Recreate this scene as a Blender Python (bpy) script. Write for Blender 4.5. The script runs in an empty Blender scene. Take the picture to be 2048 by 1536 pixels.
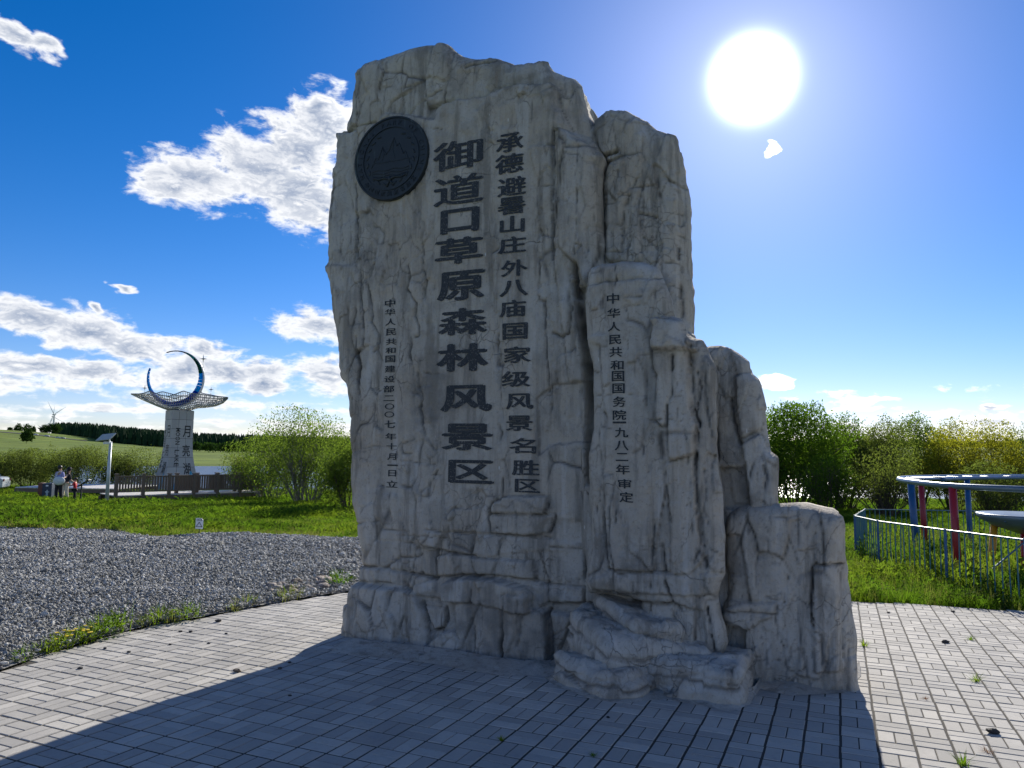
import bpy, math, random
import numpy as np
from mathutils import Vector, Matrix, Euler
scene = bpy.context.scene
C = scene.collection
rad = math.radians
# ------------------------------------------------------------------ camera, light, exposure
F_PX, PITCH, ROLL, EYE = 1468.4, math.atan(137/1468.4), 0.015, 1.58
SUN_AZ, SUN_EL = rad(18.57), rad(26.87)
cd = bpy.data.cameras.new('camera'); cam = bpy.data.objects.new('camera', cd); C.objects.link(cam)
cd.sensor_fit = 'HORIZONTAL'; cd.sensor_width = 36; cd.lens = F_PX/2048*36
cd.clip_start = 0.05; cd.clip_end = 9000
cam.matrix_world = Matrix.Translation((0, 0, EYE)) @ Matrix.Rotation(math.pi/2+PITCH, 4, 'X') @ Matrix.Rotation(ROLL, 4, 'Z')
scene.camera = cam
sd = bpy.data.lights.new('sun', 'SUN'); sun = bpy.data.objects.new('sun', sd); C.objects.link(sun)
sd.energy = 2.7; sd.angle = rad(0.53); sd.color = (1.0, 0.93, 0.82)
SUN_DIR = Vector((math.sin(SUN_AZ)*math.cos(SUN_EL), math.cos(SUN_AZ)*math.cos(SUN_EL), math.sin(SUN_EL)))
sun.rotation_euler = (-SUN_DIR).to_track_quat('-Z', 'Y').to_euler()
vs = scene.view_settings
vs.view_transform = 'Standard'; vs.look = 'None'; vs.gamma = 1; vs.use_curve_mapping = False
vs.exposure = 1.40
scene.cycles.max_bounces = 8; scene.cycles.transparent_max_bounces = 6

def ray(x, y):
    u, v = x-1024, y-768
    c, s = math.cos(ROLL), math.sin(ROLL)
    u, v = u*c+v*s, -u*s+v*c
    xc, yc = u/F_PX, -v/F_PX
    return np.array([xc, math.cos(PITCH)-yc*math.sin(PITCH), math.sin(PITCH)+yc*math.cos(PITCH)])
def to_px(P):
    P = np.asarray(P, float); X = P[..., 0]; Y = P[..., 1]; Z = P[..., 2]-EYE
    cp, sp = math.cos(PITCH), math.sin(PITCH)
    zc = Y*cp+Z*sp; yc = -Y*sp+Z*cp
    u = F_PX*X/zc; v = -F_PX*yc/zc
    c, s = math.cos(ROLL), math.sin(ROLL)
    return np.stack([1024+u*c-v*s, 768+u*s+v*c], -1)
def at(x, y, d):                                      # the point seen at a photo position, d metres ahead
    r = ray(x, y); return Vector((r[0]/r[1]*d, d, EYE+r[2]/r[1]*d))
def azel(x, y):
    r = ray(x, y); r = r/np.linalg.norm(r)
    return math.atan2(r[0], r[1]), math.asin(r[2])

# ------------------------------------------------------------------ world: sky, sun glow, clouds
def build_world():
    w = bpy.data.worlds.new('World'); scene.world = w; w.use_nodes = True
    nt = w.node_tree; N = nt.nodes; L = nt.links; N.clear()
    def node(t, **k):
        n = N.new(t)
        for a, b in k.items(): setattr(n, a, b)
        return n
    def val(s, x):
        if isinstance(x, (int, float)): s.default_value = x
        elif isinstance(x, (tuple, list)): s.default_value = x
        else: L.new(x, s)
    def M(op, a, b=0.0, c=0.0, clamp=False):
        n = node('ShaderNodeMath', operation=op, use_clamp=clamp); val(n.inputs[0], a); val(n.inputs[1], b)
        if len(n.inputs) > 2: val(n.inputs[2], c)
        return n.outputs[0]
    def V(op, a, b=(0, 0, 0)):
        n = node('ShaderNodeVectorMath', operation=op); val(n.inputs[0], a); val(n.inputs[1], b)
        return n.outputs['Value'] if op in ('DOT_PRODUCT', 'LENGTH') else n.outputs[0]
    def SS(x, a, b):
        n = node('ShaderNodeMapRange', interpolation_type='SMOOTHSTEP'); val(n.inputs[0], x)
        val(n.inputs[1], a); val(n.inputs[2], b); n.inputs[3].default_value = 0; n.inputs[4].default_value = 1
        return n.outputs[0]
    def MIX(f, a, b):
        n = node('ShaderNodeMix', data_type='RGBA'); val(n.inputs[0], f); val(n.inputs[6], a); val(n.inputs[7], b); return n.outputs[2]
    sky = node('ShaderNodeTexSky', sky_type='NISHITA', sun_disc=False)
    sky.sun_elevation = SUN_EL; sky.sun_rotation = SUN_AZ
    sky.altitude = 1300; sky.air_density = 1.0; sky.dust_density = 0.25; sky.ozone_density = 2.6
    tc = node('ShaderNodeTexCoord').outputs['Generated']
    d = V('NORMALIZE', tc)
    sp = node('ShaderNodeSeparateXYZ'); L.new(d, sp.inputs[0])
    x, y, z = sp.outputs
    az = M('ARCTAN2', x, y); el = M('ARCSINE', z)
    # deeper blue away from the sun, as the clear high-altitude air shows
    hsv = node('ShaderNodeHueSaturation'); hsv.inputs['Saturation'].default_value = 1.42; hsv.inputs['Value'].default_value = 0.50
    L.new(sky.outputs[0], hsv.inputs['Color'])
    skyc = V('MULTIPLY', hsv.outputs[0], (SKY_STR*1.0, SKY_STR*0.90, SKY_STR*1.12))
    # aureole round the sun
    ca = V('DOT_PRODUCT', d, tuple(SUN_DIR))
    ang = M('ARCCOSINE', M('MINIMUM', ca, 0.999999))
    g1 = M('MULTIPLY', M('EXPONENT', M('MULTIPLY', ang, -7.0)), 0.21)
    g2 = M('MULTIPLY', M('EXPONENT', M('MULTIPLY', M('POWER', M('DIVIDE', ang, 0.0345), 2.6), -1.0)), 3.5)
    glow = V('SCALE', (0.90, 0.96, 1.0)); glow.node.inputs['Scale'].default_value = 1
    L.new(M('ADD', g1, g2), glow.node.inputs['Scale'])
    skyc = V('ADD', skyc, glow)
    # clouds
    blobs = [(390, 360, 120, 46, .0), (335, 372, 75, 24, -.1), (520, 335, 125, 62, .1), (600, 392, 105, 62, .3), (655, 250, 75, 66, .2), (600, 300, 90, 60, .2),
             (690, 440, 60, 40, .2), (640, 215, 40, 32, 0), (60, 640, 130, 30, .12), (180, 662, 120, 36, .12), (280, 695, 80, 30, .1), (70, 728, 130, 18, 0), (180, 745, 110, 22, 0),
             (470, 742, 130, 26, 0), (420, 700, 60, 22, 0), (370, 740, 60, 40, 0), (520, 770, 60, 18, 0), (630, 652, 92, 30, 0), (650, 742, 75, 28, 0), (28, 72, 58, 18, .35), (92, 92, 44, 18, .3),
             (245, 582, 26, 8, .3), (187, 616, 20, 9, .5), (1544, 297, 12, 11, .3), (1540, 765, 42, 12, 0), (1725, 799, 46, 9, 0), (1715, 821, 56, 6, 0),
             (1983, 812, 30, 6, 0), (1990, 840, 60, 19, 0), (1660, 853, 80, 13, .1), (1570, 768, 30, 7, 0)]
    A = node('ShaderNodeCombineXYZ'); L.new(az, A.inputs[0]); L.new(el, A.inputs[1])
    warp = node('ShaderNodeTexNoise'); L.new(V('MULTIPLY', A.outputs[0], (22, 34, 1)), warp.inputs['Vector']); warp.inputs['Scale'].default_value = 1; warp.inputs['Detail'].default_value = 3
    Aw = V('ADD', A.outputs[0], V('MULTIPLY', V('SUBTRACT', warp.outputs['Color'], (.5, .5, .5)), (.055, .03, 0)))
    cur = None
    for bx, by, rx, ry, tilt in blobs:
        a0, e0 = azel(bx, by)
        s = 1/F_PX*(math.cos(math.atan(abs(bx-1024)/F_PX))**2)
        m = node('ShaderNodeMapping', vector_type='TEXTURE'); L.new(Aw, m.inputs['Vector'])
        m.inputs['Location'].default_value = (a0, e0, 0); m.inputs['Rotation'].default_value = (0, 0, -tilt)
        m.inputs['Scale'].default_value = (rx*s*1.25, ry/F_PX*1.3, 1)
        ln = V('LENGTH', m.outputs[0])
        cur = ln if cur is None else M('SMOOTH_MIN', cur, ln, 0.18)
    B = M('SUBTRACT', 1.0, cur)
    # cloud streets low over the horizon, thinner towards the sun
    elc = M('MAXIMUM', el, 0.0)
    pr = M('ADD', elc, 0.045)
    P = node('ShaderNodeCombineXYZ'); L.new(M('DIVIDE', az, 0.36), P.inputs[0]); L.new(M('DIVIDE', -0.34, pr), P.inputs[1])
    ls = node('ShaderNodeTexNoise'); L.new(P.outputs[0], ls.inputs['Vector']); ls.inputs['Scale'].default_value = 1.9; ls.inputs['Detail'].default_value = 3; ls.inputs['Roughness'].default_value = .5
    west = SS(az, 0.12, -0.22)
    cover = M('ADD', -0.75, M('MULTIPLY', west, 0.26))
    band = M('MULTIPLY', M('SUBTRACT', 1.0, SS(el, 0.085, 0.165)), 1.0)
    low = M('ADD', M('MULTIPLY', ls.outputs[0], 1.35), cover)
    low = M('SUBTRACT', low, M('MULTIPLY', M('SUBTRACT', 1.0, band), 1.6))
    B = M('MAXIMUM', B, low)
    # unseen clouds added round the rest of the sky, to light the shaded rock
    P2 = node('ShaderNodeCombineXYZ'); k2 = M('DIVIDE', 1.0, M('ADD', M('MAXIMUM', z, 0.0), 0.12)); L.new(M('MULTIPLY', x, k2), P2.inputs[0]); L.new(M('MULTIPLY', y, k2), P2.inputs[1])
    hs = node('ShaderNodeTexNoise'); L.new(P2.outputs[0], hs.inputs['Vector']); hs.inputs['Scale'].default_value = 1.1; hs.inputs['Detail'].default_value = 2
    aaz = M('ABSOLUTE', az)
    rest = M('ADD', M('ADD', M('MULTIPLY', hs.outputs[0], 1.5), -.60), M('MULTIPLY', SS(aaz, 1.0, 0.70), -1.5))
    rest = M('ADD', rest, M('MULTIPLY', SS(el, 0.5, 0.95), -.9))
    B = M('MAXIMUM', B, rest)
    def fbm(vec):
        n = node('ShaderNodeTexNoise'); L.new(vec, n.inputs['Vector']); n.inputs['Scale'].default_value = 1
        n.inputs['Detail'].default_value = 7; n.inputs['Roughness'].default_value = 0.62; n.inputs['Distortion'].default_value = .25
        return n.outputs[0]
    q = V('MULTIPLY', A.outputs[0], (27, 54, 1))
    f0 = fbm(q); f1 = fbm(V('ADD', q, (0.10, 0.34, 0)))
    dens = M('ADD', B, M('MULTIPLY', M('SUBTRACT', f0, 0.5), 1.5))
    cov = SS(dens, 0.02, 0.46)
    thick = SS(M('ADD', dens, M('MULTIPLY', M('SUBTRACT', f0, f1), 2.6)), 0.25, 1.05)
    relief = M('MULTIPLY', M('SUBTRACT', f0, f1), 3.2)
    lit = M('ADD', M('SUBTRACT', 1.0, M('MULTIPLY', thick, 0.88)), relief, clamp=True)
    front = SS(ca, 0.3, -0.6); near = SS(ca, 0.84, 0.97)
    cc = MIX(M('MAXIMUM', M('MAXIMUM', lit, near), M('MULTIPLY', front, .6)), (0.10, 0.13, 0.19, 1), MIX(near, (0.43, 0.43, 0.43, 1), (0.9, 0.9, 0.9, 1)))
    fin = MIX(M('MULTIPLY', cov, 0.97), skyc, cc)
    below = SS(el, -0.02, -0.004)
    fin = MIX(below, (0.07, 0.10, 0.06, 1), fin)
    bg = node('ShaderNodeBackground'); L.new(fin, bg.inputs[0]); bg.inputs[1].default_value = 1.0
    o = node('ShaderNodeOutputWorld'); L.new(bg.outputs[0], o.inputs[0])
    w.cycles.sampling_method = 'MANUAL'; w.cycles.sample_map_resolution = 1024
SKY_STR = 0.085
build_world()

# ------------------------------------------------------------------ noise (value noise, 3D)
rng = np.random.default_rng(7); random.seed(7)
def _h(ix, iy, iz, s):
    n = (ix*374761393 + iy*668265263 + iz*2147483647 + s*974634777) & 0xffffffff
    n = ((n ^ (n >> 13))*1274126177) & 0xffffffff
    n = (n ^ (n >> 16)) & 0xffffffff
    return n/4294967295.0
def vnoise(P, s=0):
    P = np.asarray(P, float); i = np.floor(P).astype(np.int64); f = P-i; f = f*f*(3-2*f)
    x, y, z = i[..., 0], i[..., 1], i[..., 2]; out = 0
    for dx in (0, 1):
        wx = f[..., 0] if dx else 1-f[..., 0]
        for dy in (0, 1):
            wy = f[..., 1] if dy else 1-f[..., 1]
            for dz in (0, 1):
                wz = f[..., 2] if dz else 1-f[..., 2]
                out = out+_h(x+dx, y+dy, z+dz, s)*wx*wy*wz
    return out*2-1
def fbm(P, s=0, o=4, g=0.5):
    P = np.asarray(P, float); a = 1; r = 0; t = 0
    for k in range(o):
        r = r+a*vnoise(P*2**k+13.7*k, s+k); t += a; a *= g
    return r/t
def sstep(a, b, x):
    t = np.clip((x-a)/(b-a), 0, 1); return t*t*(3-2*t)

# ------------------------------------------------------------------ objects and properties
def tag(o, label=None, cat=None, group=None, kind=None):
    if label: o['label'] = label
    if cat: o['category'] = cat
    if group: o['group'] = group
    if kind: o['kind'] = kind
    return o
def empty(name, loc=(0, 0, 0), rz=0, **k):
    o = bpy.data.objects.new(name, None); C.objects.link(o); o.location = loc; o.rotation_euler = (0, 0, rz)
    o.empty_display_size = .2
    return tag(o, **k)
def mesh_obj(name, me, m=None, parent=None, loc=None):
    o = bpy.data.objects.new(name, me); C.objects.link(o)
    if m is not None and not me.materials: me.materials.append(m)
    if parent is not None: o.parent = parent
    if loc is not None: o.location = loc
    return o
def pydata(name, V, Fc, smooth=False):
    me = bpy.data.meshes.new(name); me.from_pydata([tuple(v) for v in V], [], [tuple(f) for f in Fc])
    if smooth: me.polygons.foreach_set('use_smooth', [True]*len(me.polygons))
    me.update(); return me
def fastmesh(name, V, Fq, smooth=False):
    """V (n,3) array, Fq (m,k) int array with k constant"""
    V = np.asarray(V, np.float32); Fq = np.asarray(Fq, np.int32); k = Fq.shape[1]
    me = bpy.data.meshes.new(name)
    me.vertices.add(len(V)); me.vertices.foreach_set('co', V.ravel())
    me.loops.add(Fq.size); me.loops.foreach_set('vertex_index', Fq.ravel())
    me.polygons.add(len(Fq)); me.polygons.foreach_set('loop_start', np.arange(0, Fq.size, k, dtype=np.int32))
    me.polygons.foreach_set('loop_total', np.full(len(Fq), k, np.int32))
    me.polygons.foreach_set('use_smooth', np.full(len(Fq), bool(smooth)))
    me.update(calc_edges=True); me.validate(); return me
class MB:
    """collects simple solids into one mesh"""
    def __init__(s): s.V = []; s.F = []
    def add(s, V, Fc):
        b = len(s.V); s.V += [Vector(v) for v in V]; s.F += [tuple(i+b for i in f) for f in Fc]; return s
    def box(s, c, d, rot=None, ch=0.0):
        x, y, z = (k/2 for k in d)
        if ch > 0:
            V = []
            for sz, zz in ((-1, z), (1, z)):
                pass
            V = [(-x, -y, -z), (x, -y, -z), (x, y, -z), (-x, y, -z), (-x, -y, z-ch), (x, -y, z-ch), (x, y, z-ch), (-x, y, z-ch),
                 (-x+ch, -y+ch, z), (x-ch, -y+ch, z), (x-ch, y-ch, z), (-x+ch, y-ch, z)]
            Fc = [(3, 2, 1, 0), (0, 1, 5, 4), (1, 2, 6, 5), (2, 3, 7, 6), (3, 0, 4, 7), (4, 5, 9, 8), (5, 6, 10, 9), (6, 7, 11, 10), (7, 4, 8, 11), (8, 9, 10, 11)]
        else:
            V = [(-x, -y, -z), (x, -y, -z), (x, y, -z), (-x, y, -z), (-x, -y, z), (x, -y, z), (x, y, z), (-x, y, z)]
            Fc = [(3, 2, 1, 0), (4, 5, 6, 7), (0, 1, 5, 4), (1, 2, 6, 5), (2, 3, 7, 6), (3, 0, 4, 7)]
        V = [Vector(v) for v in V]
        if rot is not None: V = [rot @ v for v in V]
        return s.add([v+Vector(c) for v in V], Fc)
    def tube(s, pts, r, n=8, caps=True):
        pts = [Vector(p) for p in pts]
        if not isinstance(r, (list, tuple)): r = [r]*len(pts)
        base = len(s.V); prev = None
        for i, p in enumerate(pts):
            t = (pts[min(i+1, len(pts)-1)]-pts[max(i-1, 0)]).normalized()
            if prev is None:
                a = Vector((0, 0, 1)) if abs(t.z) < .9 else Vector((1, 0, 0)); u = t.cross(a).normalized()
            else:
                u = (prev-t*prev.dot(t)); u = u.normalized() if u.length > 1e-6 else t.orthogonal().normalized()
            prev = u; v = t.cross(u)
            for k in range(n):
                q = 2*math.pi*k/n; s.V.append(p+(u*math.cos(q)+v*math.sin(q))*r[i])
        for i in range(len(pts)-1):
            for k in range(n):
                a = base+i*n+k; b = base+i*n+(k+1) % n
                s.F.append((a, b, b+n, a+n))
        if caps:
            s.F.append(tuple(base+k for k in range(n))[::-1]); s.F.append(tuple(base+(len(pts)-1)*n+k for k in range(n)))
        return s
    def lathe(s, prof, n=16, M=None):
        base = len(s.V); M = M or Matrix()
        for r, z in prof:
            for k in range(n):
                q = 2*math.pi*k/n; s.V.append(M @ Vector((r*math.cos(q), r*math.sin(q), z)))
        for i in range(len(prof)-1):
            for k in range(n):
                a = base+i*n+k; b = base+i*n+(k+1) % n
                s.F.append((a, b, b+n, a+n))
        s.F.append(tuple(base+k for k in range(n))[::-1]); s.F.append(tuple(base+(len(prof)-1)*n+k for k in range(n)))
        return s
    def prism(s, poly, M, h):
        """poly 2D ccw, extruded 0..h along local z of M"""
        n = len(poly); V = [M @ Vector((p[0], p[1], 0)) for p in poly]+[M @ Vector((p[0], p[1], h)) for p in poly]
        return s.add(V, [tuple(range(n))[::-1], tuple(range(n, 2*n))]+[(i, (i+1) % n, n+(i+1) % n, n+i) for i in range(n)])
    def ball(s, c, r, seg=10, rings=7, M=None):
        sc = r if isinstance(r, (tuple, list)) else (r, r, r); base = len(s.V)
        for i in range(rings+1):
            th = math.pi*i/rings
            for k in range(seg):
                q = 2*math.pi*k/seg
                v = Vector((sc[0]*math.sin(th)*math.cos(q), sc[1]*math.sin(th)*math.sin(q), sc[2]*math.cos(th)))
                if M is not None: v = M @ v
                s.V.append(v+Vector(c))
        for i in range(rings):
            for k in range(seg):
                a = base+i*seg+k; b = base+i*seg+(k+1) % seg
                s.F.append((a, a+seg, b+seg, b))
        return s
    def build(s, name, m, parent=None, smooth=False, loc=None):
        me = pydata(name, s.V, s.F, smooth); return mesh_obj(name, me, m, parent, loc)

# ------------------------------------------------------------------ materials
class MT:
    def __init__(s, name):
        s.m = bpy.data.materials.new(name); s.m.use_nodes = True; s.nt = s.m.node_tree; s.N = s.nt.nodes; s.L = s.nt.links
        s.b = s.N['Principled BSDF']; s.out = s.N['Material Output']; s.tc = s.node('ShaderNodeTexCoord')
    def node(s, t, **k):
        n = s.N.new(t)
        for a, b in k.items(): setattr(n, a, b)
        return n
    def val(s, k, x):
        if isinstance(x, (int, float)): k.default_value = x
        elif isinstance(x, (tuple, list)): k.default_value = tuple(x)+(1,) if (len(x) == 3 and k.type == 'RGBA') else tuple(x)
        else: s.L.new(x, k)
    def math(s, op, a, b=0.0, c=0.0, clamp=False):
        n = s.node('ShaderNodeMath', operation=op, use_clamp=clamp); s.val(n.inputs[0], a); s.val(n.inputs[1], b); s.val(n.inputs[2], c); return n.outputs[0]
    def vec(s, op, a, b=(0, 0, 0)):
        n = s.node('ShaderNodeVectorMath', operation=op); s.val(n.inputs[0], a); s.val(n.inputs[1], b); return n.outputs[0]
    def noise(s, scale, detail=4, rough=.55, vec=None, st=None, dist=0, col=False):
        n = s.node('ShaderNodeTexNoise'); v = vec if vec is not None else s.tc.outputs['Object']
        if st: v = s.vec('MULTIPLY', v, st)
        s.L.new(v, n.inputs['Vector']); n.inputs['Scale'].default_value = scale; n.inputs['Detail'].default_value = detail
        n.inputs['Roughness'].default_value = rough; n.inputs['Distortion'].default_value = dist
        return n.outputs['Color'] if col else n.outputs['Fac']
    def ss(s, x, a, b, lo=0.0, hi=1.0):
        n = s.node('ShaderNodeMapRange', interpolation_type='SMOOTHSTEP'); s.val(n.inputs[0], x); n.inputs[1].default_value = a; n.inputs[2].default_value = b
        n.inputs[3].default_value = lo; n.inputs[4].default_value = hi; return n.outputs[0]
    def mix(s, f, a, b, mode='MIX'):
        n = s.node('ShaderNodeMix', data_type='RGBA', blend_type=mode); s.val(n.inputs[0], f); s.val(n.inputs[6], a); s.val(n.inputs[7], b); return n.outputs[2]
    def bump(s, h, strength=.5, dist=.01):
        n = s.node('ShaderNodeBump'); s.L.new(h, n.inputs['Height']); n.inputs['Strength'].default_value = strength; n.inputs['Distance'].default_value = dist
        if s.b.inputs['Normal'].is_linked: s.L.new(s.b.inputs['Normal'].links[0].from_socket, n.inputs['Normal'])
        s.L.new(n.outputs[0], s.b.inputs['Normal']); return n
    def col(s, c): s.val(s.b.inputs['Base Color'], c); return s
    def rough(s, r): s.val(s.b.inputs['Roughness'], r); return s
    def attr(s, name, t='GEOMETRY'):
        n = s.node('ShaderNodeAttribute', attribute_type=t, attribute_name=name); return n
def simple(name, c, r=.6, var=.25, sc=8, metal=0, bump=.15, bs=60, spec=None):
    t = MT(name); n = t.noise(sc, 5); k = t.ss(n, .25, .75, 1-var, 1+var)
    t.col(t.mix(1.0, c, t.comb(k), 'MULTIPLY') if False else t.vec('MULTIPLY', t.rgb(c), t.xyz(k)))
    t.rough(r); t.b.inputs['Metallic'].default_value = metal
    if spec is not None: t.b.inputs['Specular IOR Level'].default_value = spec
    if bump: t.bump(t.noise(bs, 3), bump, .004)
    return t.m
def _rgb(s, c):
    n = s.node('ShaderNodeRGB'); n.outputs[0].default_value = tuple(c)+(1,); return n.outputs[0]
def _xyz(s, k):
    n = s.node('ShaderNodeCombineXYZ')
    for i in range(3): s.L.new(k, n.inputs[i])
    return n.outputs[0]
MT.rgb = _rgb; MT.xyz = _xyz

def rock_material(name='rock', tint=(1, 1, 1)):
    t = MT(name); o = t.tc.outputs['Object']
    big = t.noise(1.1, 5, .6); med = t.noise(4.5, 6, .6); fine = t.noise(38, 5, .65); grit = t.noise(190, 3, .7)
    streak = t.noise(1.0, 6, .62, st=(7, 7, .75))
    c = t.mix(t.ss(big, .35, .68), (.405, .365, .305), (.455, .438, .395))
    c = t.mix(t.ss(med, .46, .64, 0, .6), c, (.30, .282, .245))
    dk = t.noise(.9, 5, .62, vec=t.vec('ADD', o, (3, 1, 9))); c = t.mix(t.math('MULTIPLY', t.ss(dk, .55, .68), t.ss(med, .38, .6, .2, .6)), c, (.135, .13, .122))
    c = t.mix(t.ss(streak, .50, .66, 0, .8), c, (.205, .19, .163))
    c = t.mix(t.ss(streak, .46, .32, 0, .6), c, (.52, .505, .47))
    rust = t.noise(1.4, 5, .6, st=(4, 4, .9), vec=t.vec('ADD', o, (7, 3, 1)))
    c = t.mix(t.ss(rust, .60, .78, 0, .5), c, (.27, .20, .125))
    c = t.mix(t.ss(fine, .52, .78, 0, .55), c, (.17, .155, .13)); c = t.mix(t.ss(grit, .55, .75, 0, .35), c, (.20, .185, .16)); c = t.mix(t.ss(grit, .45, .28, 0, .3), c, (.52, .5, .46))
    c = t.mix(t.ss(fine, .42, .2, 0, .35), c, (.46, .45, .42))
    # fine crazing of the render skin
    w = t.vec('ADD', o, t.vec('MULTIPLY', t.vec('SUBTRACT', t.noise(6, 4, .6, col=True), (.5, .5, .5)), (.13, .13, .13)))
    def craze(scale, wd, off, lo, hi):
        v = t.node('ShaderNodeTexVoronoi', feature='DISTANCE_TO_EDGE'); t.L.new(t.vec('MULTIPLY', t.vec('ADD', w, off), (1, 1, .72)), v.inputs['Vector']); v.inputs['Scale'].default_value = scale
        ln = t.ss(v.outputs['Distance'], 0.0, wd, 1, 0)
        mk = t.ss(t.noise(1.6, 3, .5, vec=t.vec('ADD', o, off)), lo, hi)
        return t.math('MULTIPLY', ln, mk)
    k1 = craze(2.3, .007, (0, 0, 0), .52, .66); k2 = craze(9.5, .022, (3.3, 1, 2), .52, .68)
    cr = t.math('MAXIMUM', k1, t.math('MULTIPLY', k2, .8))
    a = t.attr('crack').outputs['Fac']
    dark = t.math('MAXIMUM', t.math('MULTIPLY', cr, .5), t.math('MULTIPLY', a, .88))
    c = t.mix(dark, c, (.055, .050, .044))
    # bird lime runs
    lime = t.node('ShaderNodeTexVoronoi'); t.L.new(t.vec('MULTIPLY', o, (3.1, 3.1, 1.0)), lime.inputs['Vector']); lime.inputs['Scale'].default_value = 1.6
    lr = t.math('MULTIPLY', t.ss(lime.outputs['Distance'], .035, .02), 0.8)
    c = t.mix(lr, c, (.62, .62, .60))
    if tint != (1, 1, 1): c = t.vec('MULTIPLY', c, tint)
    t.col(c); t.rough(.92); t.b.inputs['Specular IOR Level'].default_value = .25
    t.bump(grit, .35, .004); t.bump(fine, .7, .014); t.bump(med, .55, .03)
    t.bump(t.math('SUBTRACT', 1.0, cr), .8, .012)
    return t.m
ROCK = rock_material()

def leaf_mat(name, c1, c2, tr=.5, gloss=.45, patch=None):
    t = MT(name); r = t.node('ShaderNodeObjectInfo').outputs['Random']; g = t.node('ShaderNodeNewGeometry').outputs['Random Per Island']
    k = t.math('ADD', t.math('MULTIPLY', r, .35), t.math('MULTIPLY', g, .65))
    c = t.mix(k, c1, c2)
    if patch:
        pn = t.noise(.42, 4, .6, vec=t.node('ShaderNodeObjectInfo').outputs['Location']); c = t.mix(t.ss(pn, .46, .62, 0, .8), c, patch); c = t.vec('MULTIPLY', c, t.xyz(t.ss(pn, .30, .46, .62, 1.0)))
    big = t.ss(t.noise(.9, 3), .3, .7, .78, 1.22); c = t.vec('MULTIPLY', c, t.xyz(big))
    t.col(c); t.rough(.85); t.b.inputs['Specular IOR Level'].default_value = .02
    tl = t.node('ShaderNodeBsdfTranslucent'); t.L.new(t.vec('MULTIPLY', c, (1.5, 1.75, .75)), tl.inputs['Color'])
    mx = t.node('ShaderNodeMixShader'); mx.inputs[0].default_value = tr
    t.L.new(t.b.outputs[0], mx.inputs[1]); t.L.new(tl.outputs[0], mx.inputs[2]); t.L.new(mx.outputs[0], t.out.inputs['Surface'])
    return t.m

# ------------------------------------------------------------------ ground heights
LAKE_Z = -2.0
_yk = np.array([-3000, 0, 15, 20, 28, 36, 45, 52, 58, 64, 75]); _zk = np.array([0, 0, -.3225, -.56, -.86, -1.16, -1.42, -1.60, -1.88, -2.2, -2.8])
_zk[0] = 0.0215*0
def az_px(x, y): return np.where(y > .5, 1024+F_PX*x/np.maximum(y, .5), np.where(x > 0, 6000, -4000))
def gz(x, y):
    x = np.asarray(x, float); y = np.asarray(y, float)
    near = np.interp(y, _yk, _zk)
    near = np.where(y < 15, -.0215*np.maximum(y, -40), near)
    r = np.hypot(x, y); a = az_px(x, y)
    rr = np.maximum(r, 1)
    knots = [58, 66, 80, 140, 152, 165, 250, 560, 660, 850, 1000, 1400, 1800, 3600]
    A0 = dict(zip(knots, [-1.7, -1.7, -1.5, -1.0, -.8, -.6, .3, 3.5, 6.5, 16.7, 14, 8, 6, 0]))
    A1 = dict(zip(knots, [-1.9, -2.2, -2.9, -2.9, -2.1, -1.8, -1.7, -1.2, -.4, 2.8, 4.0, 9, 14, 0]))
    A2 = dict(zip(knots, [-1.9, -2.2, -2.9, -2.9, -2.2, -1.8, -1.6, -1.0, .1, 3.3, 7.0, 21, 22, 0]))
    i0 = np.interp(rr, knots, list(A0.values())); i1 = np.interp(rr, knots, list(A1.values())); i2 = np.interp(rr, knots, list(A2.values()))
    w01 = sstep(0, 430, a) * .55 + .45*sstep(110, 150, a); w12 = sstep(600, 1100, a)
    lakeish = (rr > 60) & (rr < 160)
    w01 = np.where(lakeish, sstep(95, 135, a), sstep(-60, 470, a))
    far = i0*(1-w01)+i1*w01; far = far*(1-w12)+i2*w12
    far = far+fbm(np.stack([x/90, y/90, x*0], -1), 3, 3)*np.interp(rr, [160, 600, 1600], [0, .9, 3])
    t = sstep(54, 62, y)*(y > 0)
    side = sstep(60, 200, r)*(1-sstep(40, 60, y)*(y > 0))
    z = near*(1-t)+far*t
    z = z*(1-side)+(-1.2)*side*(y < 62)+z*side*(y >= 62)
    bump = fbm(np.stack([x/3.1, y/3.1, x*0], -1), 11, 3)*.05*sstep(17, 24, y)*(1-sstep(48, 56, y))
    return z+bump
def gz1(x, y): return float(gz(np.array([x]), np.array([y]))[0])
def ground_pt(px, py):
    r = ray(px, py); lo, hi = 1.0, 400.0
    ts = np.geomspace(1, 500, 900); P = ts[:, None]*r[None]; h = EYE+P[:, 2]-gz(P[:, 0], P[:, 1])
    k = np.argmax(h < 0)
    if h[k] >= 0: return Vector((P[-1, 0], P[-1, 1], 0))
    a = h[k-1]/(h[k-1]-h[k]); t = ts[k-1]+(ts[k]-ts[k-1])*a; x, y = r[0]*t, r[1]*t
    return Vector((x, y, gz1(x, y)))

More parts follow.
